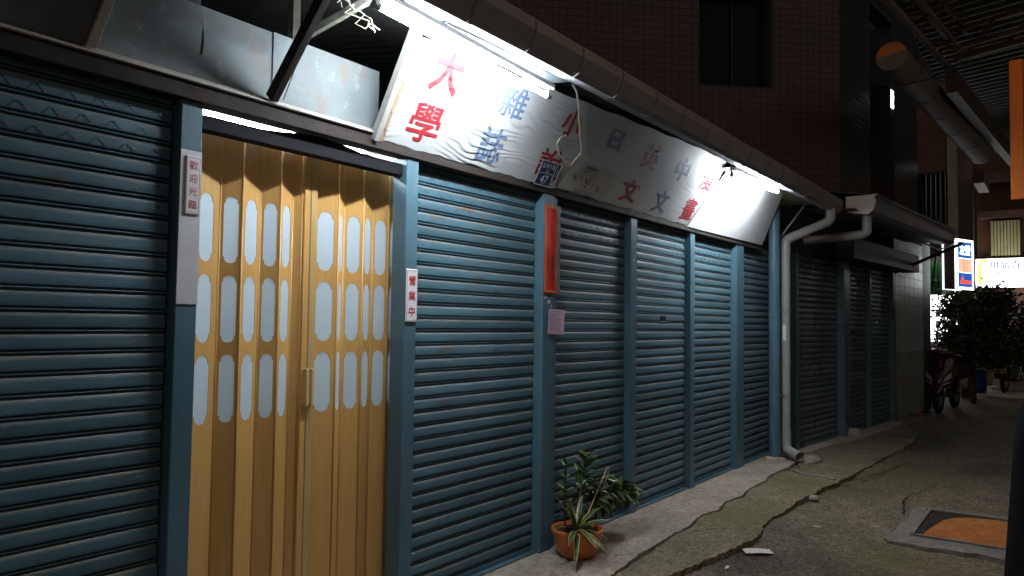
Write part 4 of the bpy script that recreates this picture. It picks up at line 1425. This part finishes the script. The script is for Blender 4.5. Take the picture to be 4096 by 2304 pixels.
# side that runs along the alley, dark glazed tile with a light slot
CF = M2 @ Matrix.Translation((1.54, 0, 0)) @ frame((0, 0, 0), (1, 0, 0), (0, 0, 1))
mb = MB(CF)
for a in ((0, 1.38, 3.1, 8.2), (2.62, 4.15, 3.1, 8.2), (1.38, 2.62, 3.1, 3.6), (1.38, 2.62, 6.6, 8.2)): mb.box(a[0], a[1], a[2], a[3], -.25, -.001)
mb.box(1.38, 2.62, 3.6, 6.6, -.9, -.86)
mb.box(1.36, 1.38, 3.6, 6.6, -.86, -.25); mb.box(2.62, 2.64, 3.6, 6.6, -.86, -.25)
mb.build('wall', M['grout'], bd)
tm = MB(); tm.box(-.0455, .0455, -.0455, .0455, -.002, .006); tile2 = tm.mesh('tile', M['dark_tile'], .0015)
rest = MB(CF)
cnt = 0
cells = []
for i in range(42):
    for j in range(44):
        x, z = TP*(i+.5), 3.12+TP*(j+.5)
        if 1.38-.04 < x < 2.62+.04 and 3.6-.04 < z < 6.6+.04: continue
        cells.append((x, z))
near = sorted(cells, key=lambda c: abs(c[0]-1.0)+abs(c[1]-4.8))[:105]
for c in cells:
    x, z = c
    if c in near: place('tile', tile2, bd, CF @ Matrix.Translation((x, z, .001)) @ Matrix.Rotation(radians(rnd.uniform(-.6, .6)), 4, 'Y'))
    else:
        rest.add([(x-.0455, z-.0455, .007), (x+.0455, z-.0455, .007), (x+.0455, z+.0455, .007), (x-.0455, z+.0455, .007),
                  (x-.0455, z-.0455, 0), (x+.0455, z-.0455, 0), (x+.0455, z+.0455, 0), (x-.0455, z+.0455, 0)],
                 [(0, 1, 2, 3), (0, 4, 5, 1), (1, 5, 6, 2), (2, 6, 7, 3), (3, 7, 4, 0)])
rest.build('tile_field', M['dark_tile'], bd, kind='stuff')
# lit louvred window in the slot
LW = bpy.data.objects.new('lit_window', None); LW.empty_display_size = .1
LF = CF @ Matrix.Translation((2.24, 5.26, .12)); link(LW, None, LF); tag(LW, 'narrow lit louvred window in the dark slot of the building', 'window')
mb = MB(LF); mb.box(-.10, .09, -.30, .26, -.95, -.03); mb.build('frame', M['window_frame'], LW, .003)
ml = emis('lit_room', (1.0, .97, 1.0), 7)
for k, (a, b) in enumerate(((-.19, -.10), (-.09, -.055), (-.045, .03), (.05, .095))):
    mb = MB(LF); mb.box(-.07, .06, a, b, -.029, -.024); mb.build('pane', ml, LW)
mb = MB(LF); mb.tube([(-.06, -.18, -.015), (.02, -.08, -.01), (.055, .03, -.015)], .006, 5); mb.build('cable', M['wire_dark'], LW)

# ================================================================== overhead duct and canopy
du = thing('ventilation_duct', 'thick pale round duct in sections receding overhead', 'duct', tuple(M2 @ Vector((2, -1.2, 4.4))))
ends = [(-.42, 4.50), (.15, 4.47), (.95, 4.45), (1.75, 4.41), (2.6, 4.37), (3.5, 4.33), (4.5, 4.28)]
for k, (a, b) in enumerate(zip(ends[:-1], ends[1:])):
    mb = MB(M2); mb.tube([(a[0]+.01, -1.2, a[1]), (b[0]-.03, -1.2, b[1])], [.160, .160], 24); mb.build('duct_section', M['duct'], du)
    mb = MB(M2); mb.tube([(b[0]-.03, -1.2, b[1]), (b[0]+.01, -1.2, b[1])], .150, 24); mb.build('strap', M['wire_dark'], du)
mb = MB(M2); mb.tube([(-.445, -1.2, 4.502), (-.412, -1.2, 4.50)], .162, 24); mb.build('end_cap', M['duct'], du)
mb = MB(M2); mb.add([(-.4465, -1.2+.15*cos(a), 4.52+.13*sin(a)) for a in [pi*k/10-.15 for k in range(11)]], [tuple(range(11))]); mb.build('painted_orange_light', M['orange'], du)  # orange light on the upper end cap, put in as a coloured half-disc

tr = thing('roof_truss', 'dark steel lattice truss of the alley canopy', 'truss', (9.5, -1.75, 4.6))
T = lambda x, o, z: tuple(M2 @ Vector((x-9.59, o, z)))
for (o, z, w, m_) in ((-1.49, 4.62, .055, 'truss'), (-1.49, 4.98, .055, 'truss_brown'), (-1.68, 4.70, .035, 'truss'), (-1.68, 5.0, .04, 'truss_brown')):
    mb = MB(); mb.bar(T(5.6, o, z), T(10.35, o-.02, z), w, w); mb.build('chord', M[m_], tr)
for k in range(10):
    x = 5.8+.45*k
    mb = MB(); mb.bar(T(x, -1.49, 4.64), T(x+.22, -1.66, 4.86 if k % 2 else 4.70), .022); mb.build('lattice_bar', M['truss_brown'], tr)
ct = thing('roof_truss', 'brown cross truss spanning the alley to the right edge', 'truss', (9.6, -2.6, 4.6))
for (xa, ya, za, xb, yb, zb, w) in ((9.85, -1.85, 4.60, 9.25, -3.6, 4.62, .06), (9.9, -1.85, 4.95, 9.3, -3.6, 4.97, .05), (9.55, -1.85, 4.62, 8.95, -3.6, 4.64, .04)):
    mb = MB(); mb.bar((xa, ya, za), (xb, yb, zb), w); mb.build('chord', M['truss_brown'], ct)
for k in range(4):
    y = -1.95-.4*k
    mb = MB(); mb.bar((9.82-.13*k, y, 4.62), (9.72-.13*k, y-.3, 4.94), .028); mb.build('lattice_bar', M['truss_brown'], ct)
corrugated(M1, 6.4, 18.5, -1.35, 5.13, -4.6, 5.45, M['canopy'], 'canopy_roof', 'grey green corrugated canopy sheet over the right side of the alley', 'roof', .2, .02)
mb = MB(); mb.bar((10.4, -1.75, 4.5), (13.2, -1.95, 4.5), .12, .26); mb.bar((13.2, -1.95, 4.5), (16.4, -2.2, 4.5), .12, .26)
tag(mb.build('canopy_beam', M['truss_brown']), 'dark deep beam along the canopy edge beside the duct', 'beam')
mb = MB(); mb.tube([(9.9, -1.9, 4.55), (9.6, -1.6, 4.34), (9.45, -1.35, 4.27), (9.2, -1.1, 4.30)], .012, 6)
tag(mb.build('overhead_cable', M['wire_dark']), 'black cable looped under the duct end', 'cable')

# orange hanging board at the right edge
ob = thing('orange_board', 'tall bright orange ribbed board hanging at the right edge', 'board', (8.0, -2.9, 2.66))
for k in range(9):
    y0 = -2.44-.105*k
    mb = MB(); mb.box(8.0, 8.02, y0-.100, y0, 2.66, 3.92-.012*k); mb.build('rib_panel', M['orange'], ob, .004)
mb = MB(); mb.box(8.022, 8.05, -3.38, -2.44, 2.70, 3.86); mb.build('backing', M['truss_brown'], ob)

# ================================================================== sodium street lamp at the right, outside the picture
LX, LY = 6.55, -4.5
sl = thing('street_lamp', 'sodium street lamp on a grey pole at the right of the alley', 'street lamp', (LX, LY, 0))
mb = MB(Matrix.Translation((LX, LY, 0))); mb.tube([(0, 0, -.05), (0, 0, 4.15)], [.06, .045], 14); mb.build('pole', M['lamp_body'], sl)
mb = MB(Matrix.Translation((LX, LY, 0))); mb.tube(curve([(0, 0, 4.1), (0, 0, 4.35), (0, .55, 4.42)]), .03, 10); mb.build('arm', M['lamp_body'], sl)
mb = MB(Matrix.Translation((LX, LY+.58, 4.40))); mb.box(-.10, .10, -.05, .30, 0, .08); mb.build('housing', M['lamp_body'], sl, .02)
mb = MB(Matrix.Translation((LX, LY+.70, 4.375))); mb.tube([(0, -.10, 0), (0, .16, 0)], .035, 10); mb.build('bulb', emis('sodium_bulb', (1.0, .52, .18), 62), sl)
# plain building closing the other side of the alley, outside the picture
op_ = thing('opposite_building', 'low plain building on the other side of the alley', 'building', (12, -7, 0))
mb = MB(); mb.box(1, 24, -7.4, -7.0, -.05, 3.9); mb.build('wall', M['plaster'], op_)
for k in range(5):
    mb = MB(); mb.box(2.6+4.4*k, 4.6+4.4*k, -6.99, -6.96, -.04, 2.4); mb.build('door', M['dark_teal'], op_, .01)
    mb = MB(); mb.box(5.1+4.4*k, 6.3+4.4*k, -6.99, -6.96, 1.1, 2.2); mb.build('window', M['window_dark'], op_, .01)

# ================================================================== the end of the alley
# upright light box sign
lb = bpy.data.objects.new('lightbox_sign', None); lb.empty_display_size = .1
bang = radians(160)
bn = Vector((cos(bang), sin(bang), 0)); ln = Vector((cos(radians(250)), sin(radians(250)), 0))
LB = frame((16.62, -1.33, 2.70), -ln, (0, 0, 1))   # x away from lit face, y up, z = brown side normal
link(lb, None, LB); tag(lb, 'upright lit blue and white light box sign at the end of the alley', 'sign')
mb = MB(LB); mb.box(-.10, .10, -.46, .46, -.64, .0); mb.build('casing', M['brown_box'], lb, .006)
wh = emis('lit_white_acrylic', (.80, .95, 1.0), 1.3)
for s in (-1, 1):
    mb = MB(LB); mb.box(min(s*.101, s*.125), max(s*.101, s*.125), -.47, .47, -.65, .012); f_ = mb.build('lit_face', wh, lb, .004)
FF = LB @ frame((-.127, 0, -.32), (0, 0, 1), (0, 1, 0))
for (x0, x1, y0, y1, c, s_) in ((-.26, .26, .12, .42, (.015, .08, .34), .6), (-.26, .26, -.42, -.16, (.015, .08, .34), .6), (-.26, .26, -.145, .105, (.75, .42, .32), .6)):
    mb = MB(FF); mb.box(x0, x1, y0, y1, 0, .002); mb.build('colour_field', emis('lit_colour', c, s_), lb)
place('character', text_mesh('左營', .20, emis('lit_letter', (.75, 1, .85), 1.8), .03), lb, FF @ Matrix.Translation((0, .27, .004)))
for k in range(4):
    place('small_writing', text_mesh('租書小說', .055, emis('lit_orange_letter', (.8, .16, .04), .9), .02), lb, FF @ Matrix.Translation((0, .075-.062*k, .004)))
mb = MB(FF); mb.poly([(-.20, -.36, .004), (.22, -.36, .004), (.22, -.30, .004), (-.06, -.30, .004), (-.10, -.20, .004)]); mb.build('arrow', emis('lit_red', (.75, .04, .02), 1.2), lb)
# far column behind the light box
post('brown_column', M1, 19.6, 19.85, -.05, 6.8, -1.21, -.92, M['pole'], 'dark red-brown column behind the light box sign', .02, cat='column')

# shop sign at the street
ss = bpy.data.objects.new('shop_sign', None); ss.empty_display_size = .1
SS = frame((23.0, -1.98, 2.96), (0, -1, 0), (0, 0, 1))
link(ss, None, SS); tag(ss, 'glaring white and yellow lit shop sign with blue characters', 'sign')
mb = MB(SS); mb.box(-1.0, 1.2, -.37, .36, -.15, .0); mb.build('lit_panel', emis('shop_sign_white', (1.0, 1.0, .97), 3.0), ss, .01)
mb = MB(SS); mb.box(-.96, -.86, -.30, .24, .001, .006); mb.build('yellow_strip', emis('shop_sign_yellow', (1.0, .85, .06), 2.2), ss)
mb = MB(SS); mb.box(-.92, -.74, .27, .355, .001, .006); mb.build('yellow_strip', emis('shop_sign_yellow2', (1.0, .85, .06), 2.2), ss)
for k, ch in enumerate('用品百貨'):
    place('character', text_mesh(ch, .21, emis('shop_sign_blue', (.01, .035, .42), .9), .035), ss, SS @ Matrix.Translation((-.60+.235*k, .195, .008)))
for k, ch in enumerate('7-8'):
    place('small_writing', text_mesh(ch, .07, M['ink_black'], .01), ss, SS @ Matrix.Translation((-.20+.05*k, -.25, .008)))

# street background building with fins, corrugated wall, orange wall
fb = thing('street_building', 'dim building across the street with ribbed cladding', 'building', (24.5, -2.5, 0))
mb = MB(); mb.box(24.6, 27.9, -14, -.9, 0, 7); mb.build('wall', M['brown_wall'], fb)
for k in range(9):
    mb = MB(); mb.box(24.2, 24.58, -1.25-.075*k-.06, -1.25-.075*k, 3.5, 4.45); mb.build('cladding_rib', M['corr_yellow'], fb)
for k in range(14):
    mb = MB(); mb.box(23.9, 24.58, -2.02-.13*k-.035, -2.02-.13*k, 3.35, 4.5); mb.build('fin', M['frame_steel'], fb)
mb = MB(); mb.box(24.0, 24.58, -4.0, -1.0, 4.52, 4.70); mb.build('ledge', M['truss_brown'], fb)
mb = MB(); mb.box(24.0, 24.58, -4.0, -1.0, 5.55, 5.75); mb.build('ledge', M['truss_brown'], fb)
mb = MB(); mb.box(24.1, 24.55, -14, -.9, 3.33, 3.43); mb.build('lit_lintel', M['plaster'], fb)
# lit shop behind the tree, green awning over it
ls = thing('lit_shop', 'bright white shop front glowing behind the tree', 'shop', (26, .2, 0))
mb = MB(); mb.box(26.6, 27.9, -.85, 8, 0, 7); mb.build('wall', M['grout'], ls)
lsm = emis('lit_shop_white', (1.0, .94, 1.0), 2.4)
mb = MB(); mb.box(26.5, 26.58, -.2, 1.6, 1.1, 2.85); mb.build('lit_opening', lsm, ls)
for k in range(9):
    mb = MB(); mb.box(26.42, 26.49, -.1+.17*(k % 3), .03+.17*(k % 3), 1.15+.35*(k//3), 1.40+.35*(k//3)); mb.build('shelf_goods', [M['frame_steel'], M['plaster'], M['paper']][k % 3], ls)
mb = MB(); mb.box(24.2, 24.3, -.36, 1.4, 3.45, 3.66); o = mb.build('white_fascia', emis('lit_fascia', (.9, 1, .95), 1.2), ls)
place('character', text_mesh('心', .16, M['ink_black'], .02), ls, frame((24.19, -.12, 3.54), (0, -1, 0), (0, 0, 1)))
ga = thing('green_awning', 'dim green awning above the bright shop front', 'awning', (24.5, .3, 2.6))
mb = MB(); mb.box(24.35, 24.40, -.36, 1.5, 2.88, 3.42); mb.build('upper_cloth', M['green'], ga)
mb = MB(); mb.box(24.30, 24.34, -.36, 1.5, 2.45, 2.86); mb.build('lower_cloth', M['green'], ga)
mb = MB(); mb.tube([(24.2, .02, 2.3), (24.2, .02, 3.4)], .02, 6); mb.build('pole', M['wire_dark'], ga)
mb = MB(); mb.box(23.9, 24.1, -.26, -.10, 2.45, 3.05); tag(mb.build('meter_box', M['plaster'], None, .01), 'pale upright meter box below the green awning', 'box')

# cream tiled pier with barred window
cpi = thing('cream_building', 'narrow cream tiled building end with a barred window', 'building', (20.2, -.7, 3.2))
mb = MB(); mb.box(20.0, 20.3, -.90, -.68, 3.2, 7.2); mb.build('tile_pier', M['cream_tile'], cpi, .004)
mb = MB(); mb.box(20.1, 22, -.67, .6, 5.2, 7.4); mb.build('wall', M['brown_wall'], cpi)
mb = MB(); mb.box(20.1, 22, -.67, .6, 3.2, 3.95); mb.build('wall', M['brown_wall'], cpi)
mb = MB(); mb.box(20.25, 20.3, -.66, .6, 3.96, 5.19); wn_ = mb.build('window', M['window_dark'], cpi)
for k in range(5):
    mb = MB(); mb.tube([(20.15, -.62+.1*k, 3.96), (20.15, -.62+.1*k, 5.18)], .012, 6); mb.build('bar', M['frame_steel'], wn_)
for k in range(26):
    mb = MB(); mb.box(19.994, 19.999, -.895, -.685, 3.25+.15*k, 3.385+.15*k); mb.build('tile', M['cream_tile'], cpi)
mb = MB(); mb.box(18.6, 20.0, -1.5, -1.30, 4.6, 4.9); mb.build('beam', M['truss_brown'], cpi)
tb = thing('tall_block', 'tall dark apartment block looming at the end of the alley', 'building', (30, 0, 0))
mb = MB(); mb.box(28, 36, -16, 14, 0, 24); mb.build('wall', mat('night_wall', (.03, .026, .024), .8, var=.2), tb)
for j in range(6):
    for i in range(9):
        mb = MB(); mb.box(27.92, 27.99, -14+3*i, -12.6+3*i, 7.2+2.9*j, 8.6+2.9*j); mb.build('window', M['window_dark'], tb)
# small bulb
bl = thing('small_lamp', 'tiny white bulb glowing high at the end of the alley', 'lamp', (19.0, -1.33, 5.15))
mb = MB(Matrix.Translation((19, -1.33, 5.15))); mb.lathe([(0, -.05), (.04, -.03), (.045, .01), (.02, .06), (0, .07)], n=10); mb.build('bulb', emis('small_bulb', (.9, 1, .92), 6), bl)
mb = MB(Matrix.Translation((19, -1.33, 5.15))); mb.tube([(0, 0, .06), (0, 0, .14)], .022, 8); mb.build('socket', M['black_plastic'], bl)

# cables near the far gutter
for k, (pts, lab) in enumerate((([(14.2, -.9, 2.95), (15.2, -1.05, 2.90), (16.6, -1.3, 3.2), (18, -1.2, 3.9)], 'sagging black cable running from the far gutter to the light box'),
                                ([(14.1, -.8, 3.05), (14.8, -.85, 3.6), (14.9, -.8, 4.2)], 'black cable rising from the far gutter end'),
                                ([(15.4, -.9, 2.2), (15.5, -.95, 2.8), (15.7, -1.0, 3.6)], 'thin black cable hanging past the end pier'))):
    mb = MB(); mb.tube(curve(pts, 3), .014, 6); tag(mb.build('overhead_cable', M['wire_dark']), lab, 'cable')

# tree and shrub
def tree(name, label, base, h, spread, n, seed, mfol=M['foliage'], trunk=.05, zlo=.25):
    r = random.Random(seed)
    t = thing(name, label, 'tree', base)
    B = Vector(base)
    mb = MB(); tips = []
    mb.tube([B, B+Vector((r.uniform(-.1, .1), r.uniform(-.1, .1), h*.35)), B+Vector((r.uniform(-.15, .15), r.uniform(-.1, .1), h*.6))], [trunk, trunk*.8, trunk*.5], 8)
    for k in range(9):
        a = r.uniform(0, 2*pi); z = h*r.uniform(zlo, .95)
        q = B+Vector((cos(a)*spread*r.uniform(.4, 1), sin(a)*spread*r.uniform(.4, 1), z))
        mb.tube([B+Vector((0, 0, h*.3)), (B+q)/2+Vector((0, 0, h*.2)), q], [trunk*.5, trunk*.3, trunk*.12], 5)
        tips.append(q)
    mb.build('trunk', M['bark'], t)
    mb = MB()
    for k in range(n):
        c = r.choice(tips)
        p = c+Vector((r.gauss(0, spread*.30), r.gauss(0, spread*.30), r.gauss(0, h*.075)))
        d = Vector((r.uniform(-1, 1), r.uniform(-1, 1), r.uniform(-.7, .5))).normalized()
        s = Vector((r.uniform(-1, 1), r.uniform(-1, 1), r.uniform(-1, 1))).cross(d).normalized()
        L, w = r.uniform(.06, .12), r.uniform(.022, .04)
        mb.add([p, p+d*L*.5+s*w, p+d*L, p+d*L*.5-s*w], [(0, 1, 2, 3)])
    mb.build('crown', mfol, t)


tree('street_tree', 'dark leafy tree in front of the bright shop', (18.2, -1.28, -.04), 2.3, .50, 9000, 3, zlo=.46)
tree('street_tree', 'dark bushy tree under the lit shop sign at the right', (20.6, -2.2, -.04), 2.3, .8, 10000, 4, zlo=.40)

# ------------------------------------------------------------------ scooters
def scooter(label, loc, yaw, paint, plate=None, scale=1.0):
    F = Matrix.Translation(loc) @ Matrix.Rotation(yaw, 4, 'Z') @ Matrix.Scale(scale, 4)   # faces local -x
    t = bpy.data.objects.new('scooter', None); t.empty_display_size = .1
    link(t, None, Matrix.Translation(loc)); tag(t, label, 'scooter')
    for x in (-.55, .62):
        mb = MB(F @ Matrix.Translation((x, 0, .24)) @ Matrix.Rotation(radians(90), 4, 'X'))
        mb.lathe([(.13, -.04), (.20, -.05), (.24, -.025), (.24, .025), (.20, .05), (.13, .04)], n=22); w = mb.build('wheel', M['rubber'], t)
        mb = MB(F @ Matrix.Translation((x, 0, .24)) @ Matrix.Rotation(radians(90), 4, 'X'))
        mb.lathe([(0, .03), (.13, .038), (.135, 0), (.13, -.038), (0, -.03)], n=16); mb.build('rim', M['chrome'], w)
    # front shield, tapered and V-shaped
    rows = [(.30, -.50, .10), (.42, -.58, .17), (.58, -.56, .22), (.74, -.48, .24), (.88, -.42, .20), (.98, -.36, .14)]
    vs, fs = [], []
    for (z, x, w) in rows:
        for k in range(9):
            a = -1+k/4
            vs.append((x+.20*a*a, a*w, z+.03*abs(a)))
    for i in range(len(rows)-1):
        for k in range(8): fs.append((i*9+k, i*9+k+1, (i+1)*9+k+1, (i+1)*9+k))
    mb = MB(F); mb.add(vs, fs, True); sh_ = mb.build('front_shield', paint, t)
    sh_.modifiers.new('thickness', 'SOLIDIFY').thickness = .02
    mb = MB(F); mb.add([(-.565, -.045, .44), (-.565, .045, .44), (-.50, .13, .84), (-.54, .03, .66), (-.54, -.03, .66), (-.50, -.13, .84)], [(0, 1, 3, 4), (1, 2, 3), (0, 4, 5)]); mb.build('v_panel', M['black_plastic'], sh_)
    for s in (-1, 1):
        mb = MB(F); mb.add([(-.565, s*.08, .52), (-.50, s*.19, .60), (-.48, s*.19, .70), (-.545, s*.10, .60)], [(0, 1, 2, 3)], True); mb.add([(-.58, s*.07, .47), (-.53, s*.17, .52), (-.52, s*.18, .545), (-.57, s*.08, .50)], [(0, 1, 2, 3)])
        mb.build('headlight', M['lens'], t)
    mb = MB(F); mb.add([(-.80, -.07, .36), (-.80, .07, .36), (-.55, .10, .50), (-.55, -.10, .50), (-.34, -.07, .38), (-.34, .07, .38)], [(0, 1, 2, 3), (3, 2, 5, 4)], True); f_ = mb.build('front_fender', paint, t); f_.modifiers.new('thickness', 'SOLIDIFY').thickness = .015
    for s in (-1, 1):
        mb = MB(F); mb.tube([(-.55, s*.085, .24), (-.42, s*.085, .62)], .022, 8); mb.build('fork_leg', M['chrome'], t)
    # handlebar cowl
    mb = MB(F @ Matrix.Translation((-.36, 0, 1.02)))
    vs, fs = [], []
    for i in range(7):
        th = -pi/2+pi*i/6
        for k in range(12):
            a = 2*pi*k/12
            vs.append((.11*cos(th)*cos(a), .20*cos(th)*sin(a), .075*sin(th)))
    for i in range(6):
        for k in range(12): fs.append((i*12+k, i*12+(k+1) % 12, (i+1)*12+(k+1) % 12, (i+1)*12+k))
    mb.add(vs, fs, True); mb.build('handlebar_cowl', paint, t)
    mb = MB(F); mb.tube([(-.30, -.36, 1.04), (-.36, -.12, 1.02), (-.36, .12, 1.02), (-.30, .36, 1.04)], .018, 8); mb.build('handlebar', M['black_plastic'], t)
    for s in (-1, 1):
        mb = MB(F); mb.tube([(-.34, s*.20, 1.04), (-.33, s*.28, 1.20), (-.34, s*.32, 1.24)], .009, 6); m_ = mb.build('mirror', M['black_plastic'], t)
        mb = MB(F @ Matrix.Translation((-.345, s*.33, 1.27))); mb.box(-.012, .02, -.07, .07, -.045, .045); mb.build('mirror_head', M['black_plastic'], m_, .015)
        mb = MB(F); mb.tube([(-.40, s*.16, 1.0), (-.46, s*.34, .98)], .008, 6); mb.build('brake_lever', M['chrome'], t)
    mb = MB(F); mb.box(-.30, .22, -.17, .17, .26, .33); mb.build('floorboard', M['black_plastic'], t, .02)
    mb = MB(F); mb.extrude([(-.16, .34), (-.19, .55), (-.14, .70), (.14, .70), (.19, .55), (.16, .34)], .10, .85, closed=True, caps=True); mb.build('rear_body', paint, t, .03)
    mb = MB(F); mb.extrude([(-.14, .70), (-.16, .75), (-.10, .80), (.10, .80), (.16, .75), (.14, .70)], .08, .88, closed=True, caps=True); mb.build('seat', M['black_plastic'], t, .02)
    if plate:
        mb = MB(F @ Matrix.Translation((.93, 0, .56))); mb.box(0, .008, -.14, .14, -.08, .08); mb.build('number_plate', plate, t, .004)
        mb = MB(F @ Matrix.Translation((.88, 0, .68))); mb.box(0, .05, -.10, .10, -.04, .04); mb.build('tail_light', mat('red_lens', (.35, .01, .01), .2), t, .01)
    return t


scooter('maroon scooter parked nose-on beside the tiled end wall', (16.3, -1.0, -.045), radians(-6), M['maroon'], None, 1.08)
scooter('dark scooter showing its yellow rear plate beyond the blue barrel', (22.6, -1.75, -.045), radians(168), M['black_plastic'], M['yellow_plate'])

# blue barrel with a plant tray, low pale wall
bb = thing('blue_barrel', 'blue plastic barrel at the foot of the far tree', 'barrel', (21.6, -1.08, -.045))
mb = MB(Matrix.Translation((21.6, -1.08, -.045))); mb.lathe([(.17, 0), (.20, .03), (.215, .25), (.21, .50), (.225, .52), (.225, .55), (.20, .55), (.19, .48), (0, .47)], n=20); mb.build('shell', M['blue_bin'], bb)
mb = MB(Matrix.Translation((21.6, -1.08, .5))); mb.box(-.225, -.222, .0, .07, -.32, -.18); mb.build('paper_label', M['paper'], bb)
mb = MB(); mb.box(21.55, 21.75, -1.25, -.95, .51, .62); tag(mb.build('planter_box', M['cream_tile'], None, .01), 'pale planter box standing on the blue barrel', 'planter')
mb = MB(); mb.box(22.9, 23.1, -6, -1.33, -.05, .42); mb.box(22.75, 22.9, -6, -1.30, -.05, .05); o = mb.build('low_wall', M['pale_wall'], None, .01); tag(o, 'low pale concrete wall at the street behind the barrel', 'wall')
mb = MB(); mb.tube([(15.35, -.42, .28), (15.2, -.55, .12)], .04, 8); mb.tube([(15.2, -.55, .12), (14.95, -.78, -.03)], .022, 8); tag(mb.build('orange_broom', M['orange']), 'orange-handled tool leaning at the foot of the end pier', 'tool')

# ================================================================== black tarpaulin over a stand at the right edge
bt = thing('covered_stand', 'black tarpaulin-covered stand cut off by the right edge', 'stand', (2.75, -2.86, -.045))
mb = MB(Matrix.Translation((2.75, -2.86, -.045)))
vs, fs = [], []
prof = [(1.0, 0), (.90, .25), (.80, .6), (.72, .95), (.66, 1.22), (.62, 1.31), (.55, 1.335), (.28, 1.325), (0, 1.315)]
for i, (r, z) in enumerate(prof):
    for k in range(36):
        a = 2*pi*k/36
        q = r*(1+.06*sin(7*a+1)*(1-z/1.4)+.03*sin(13*a)*(1-z/1.5))
        ca, sa = cos(a), sin(a)          # rounded rectangle, the cloth hangs in pleats
        k4 = (abs(ca)**5+abs(sa)**5)**-.2
        vs.append((q*ca*k4*.46, q*sa*k4*.285, z+.012*sin(5*a)*(z > 1.2)))
for i in range(len(prof)-1):
    for k in range(36): fs.append((i*36+k, i*36+(k+1) % 36, (i+1)*36+(k+1) % 36, (i+1)*36+k))
mb.add(vs, fs, True); mb.build('tarpaulin', M['tarp'], bt)
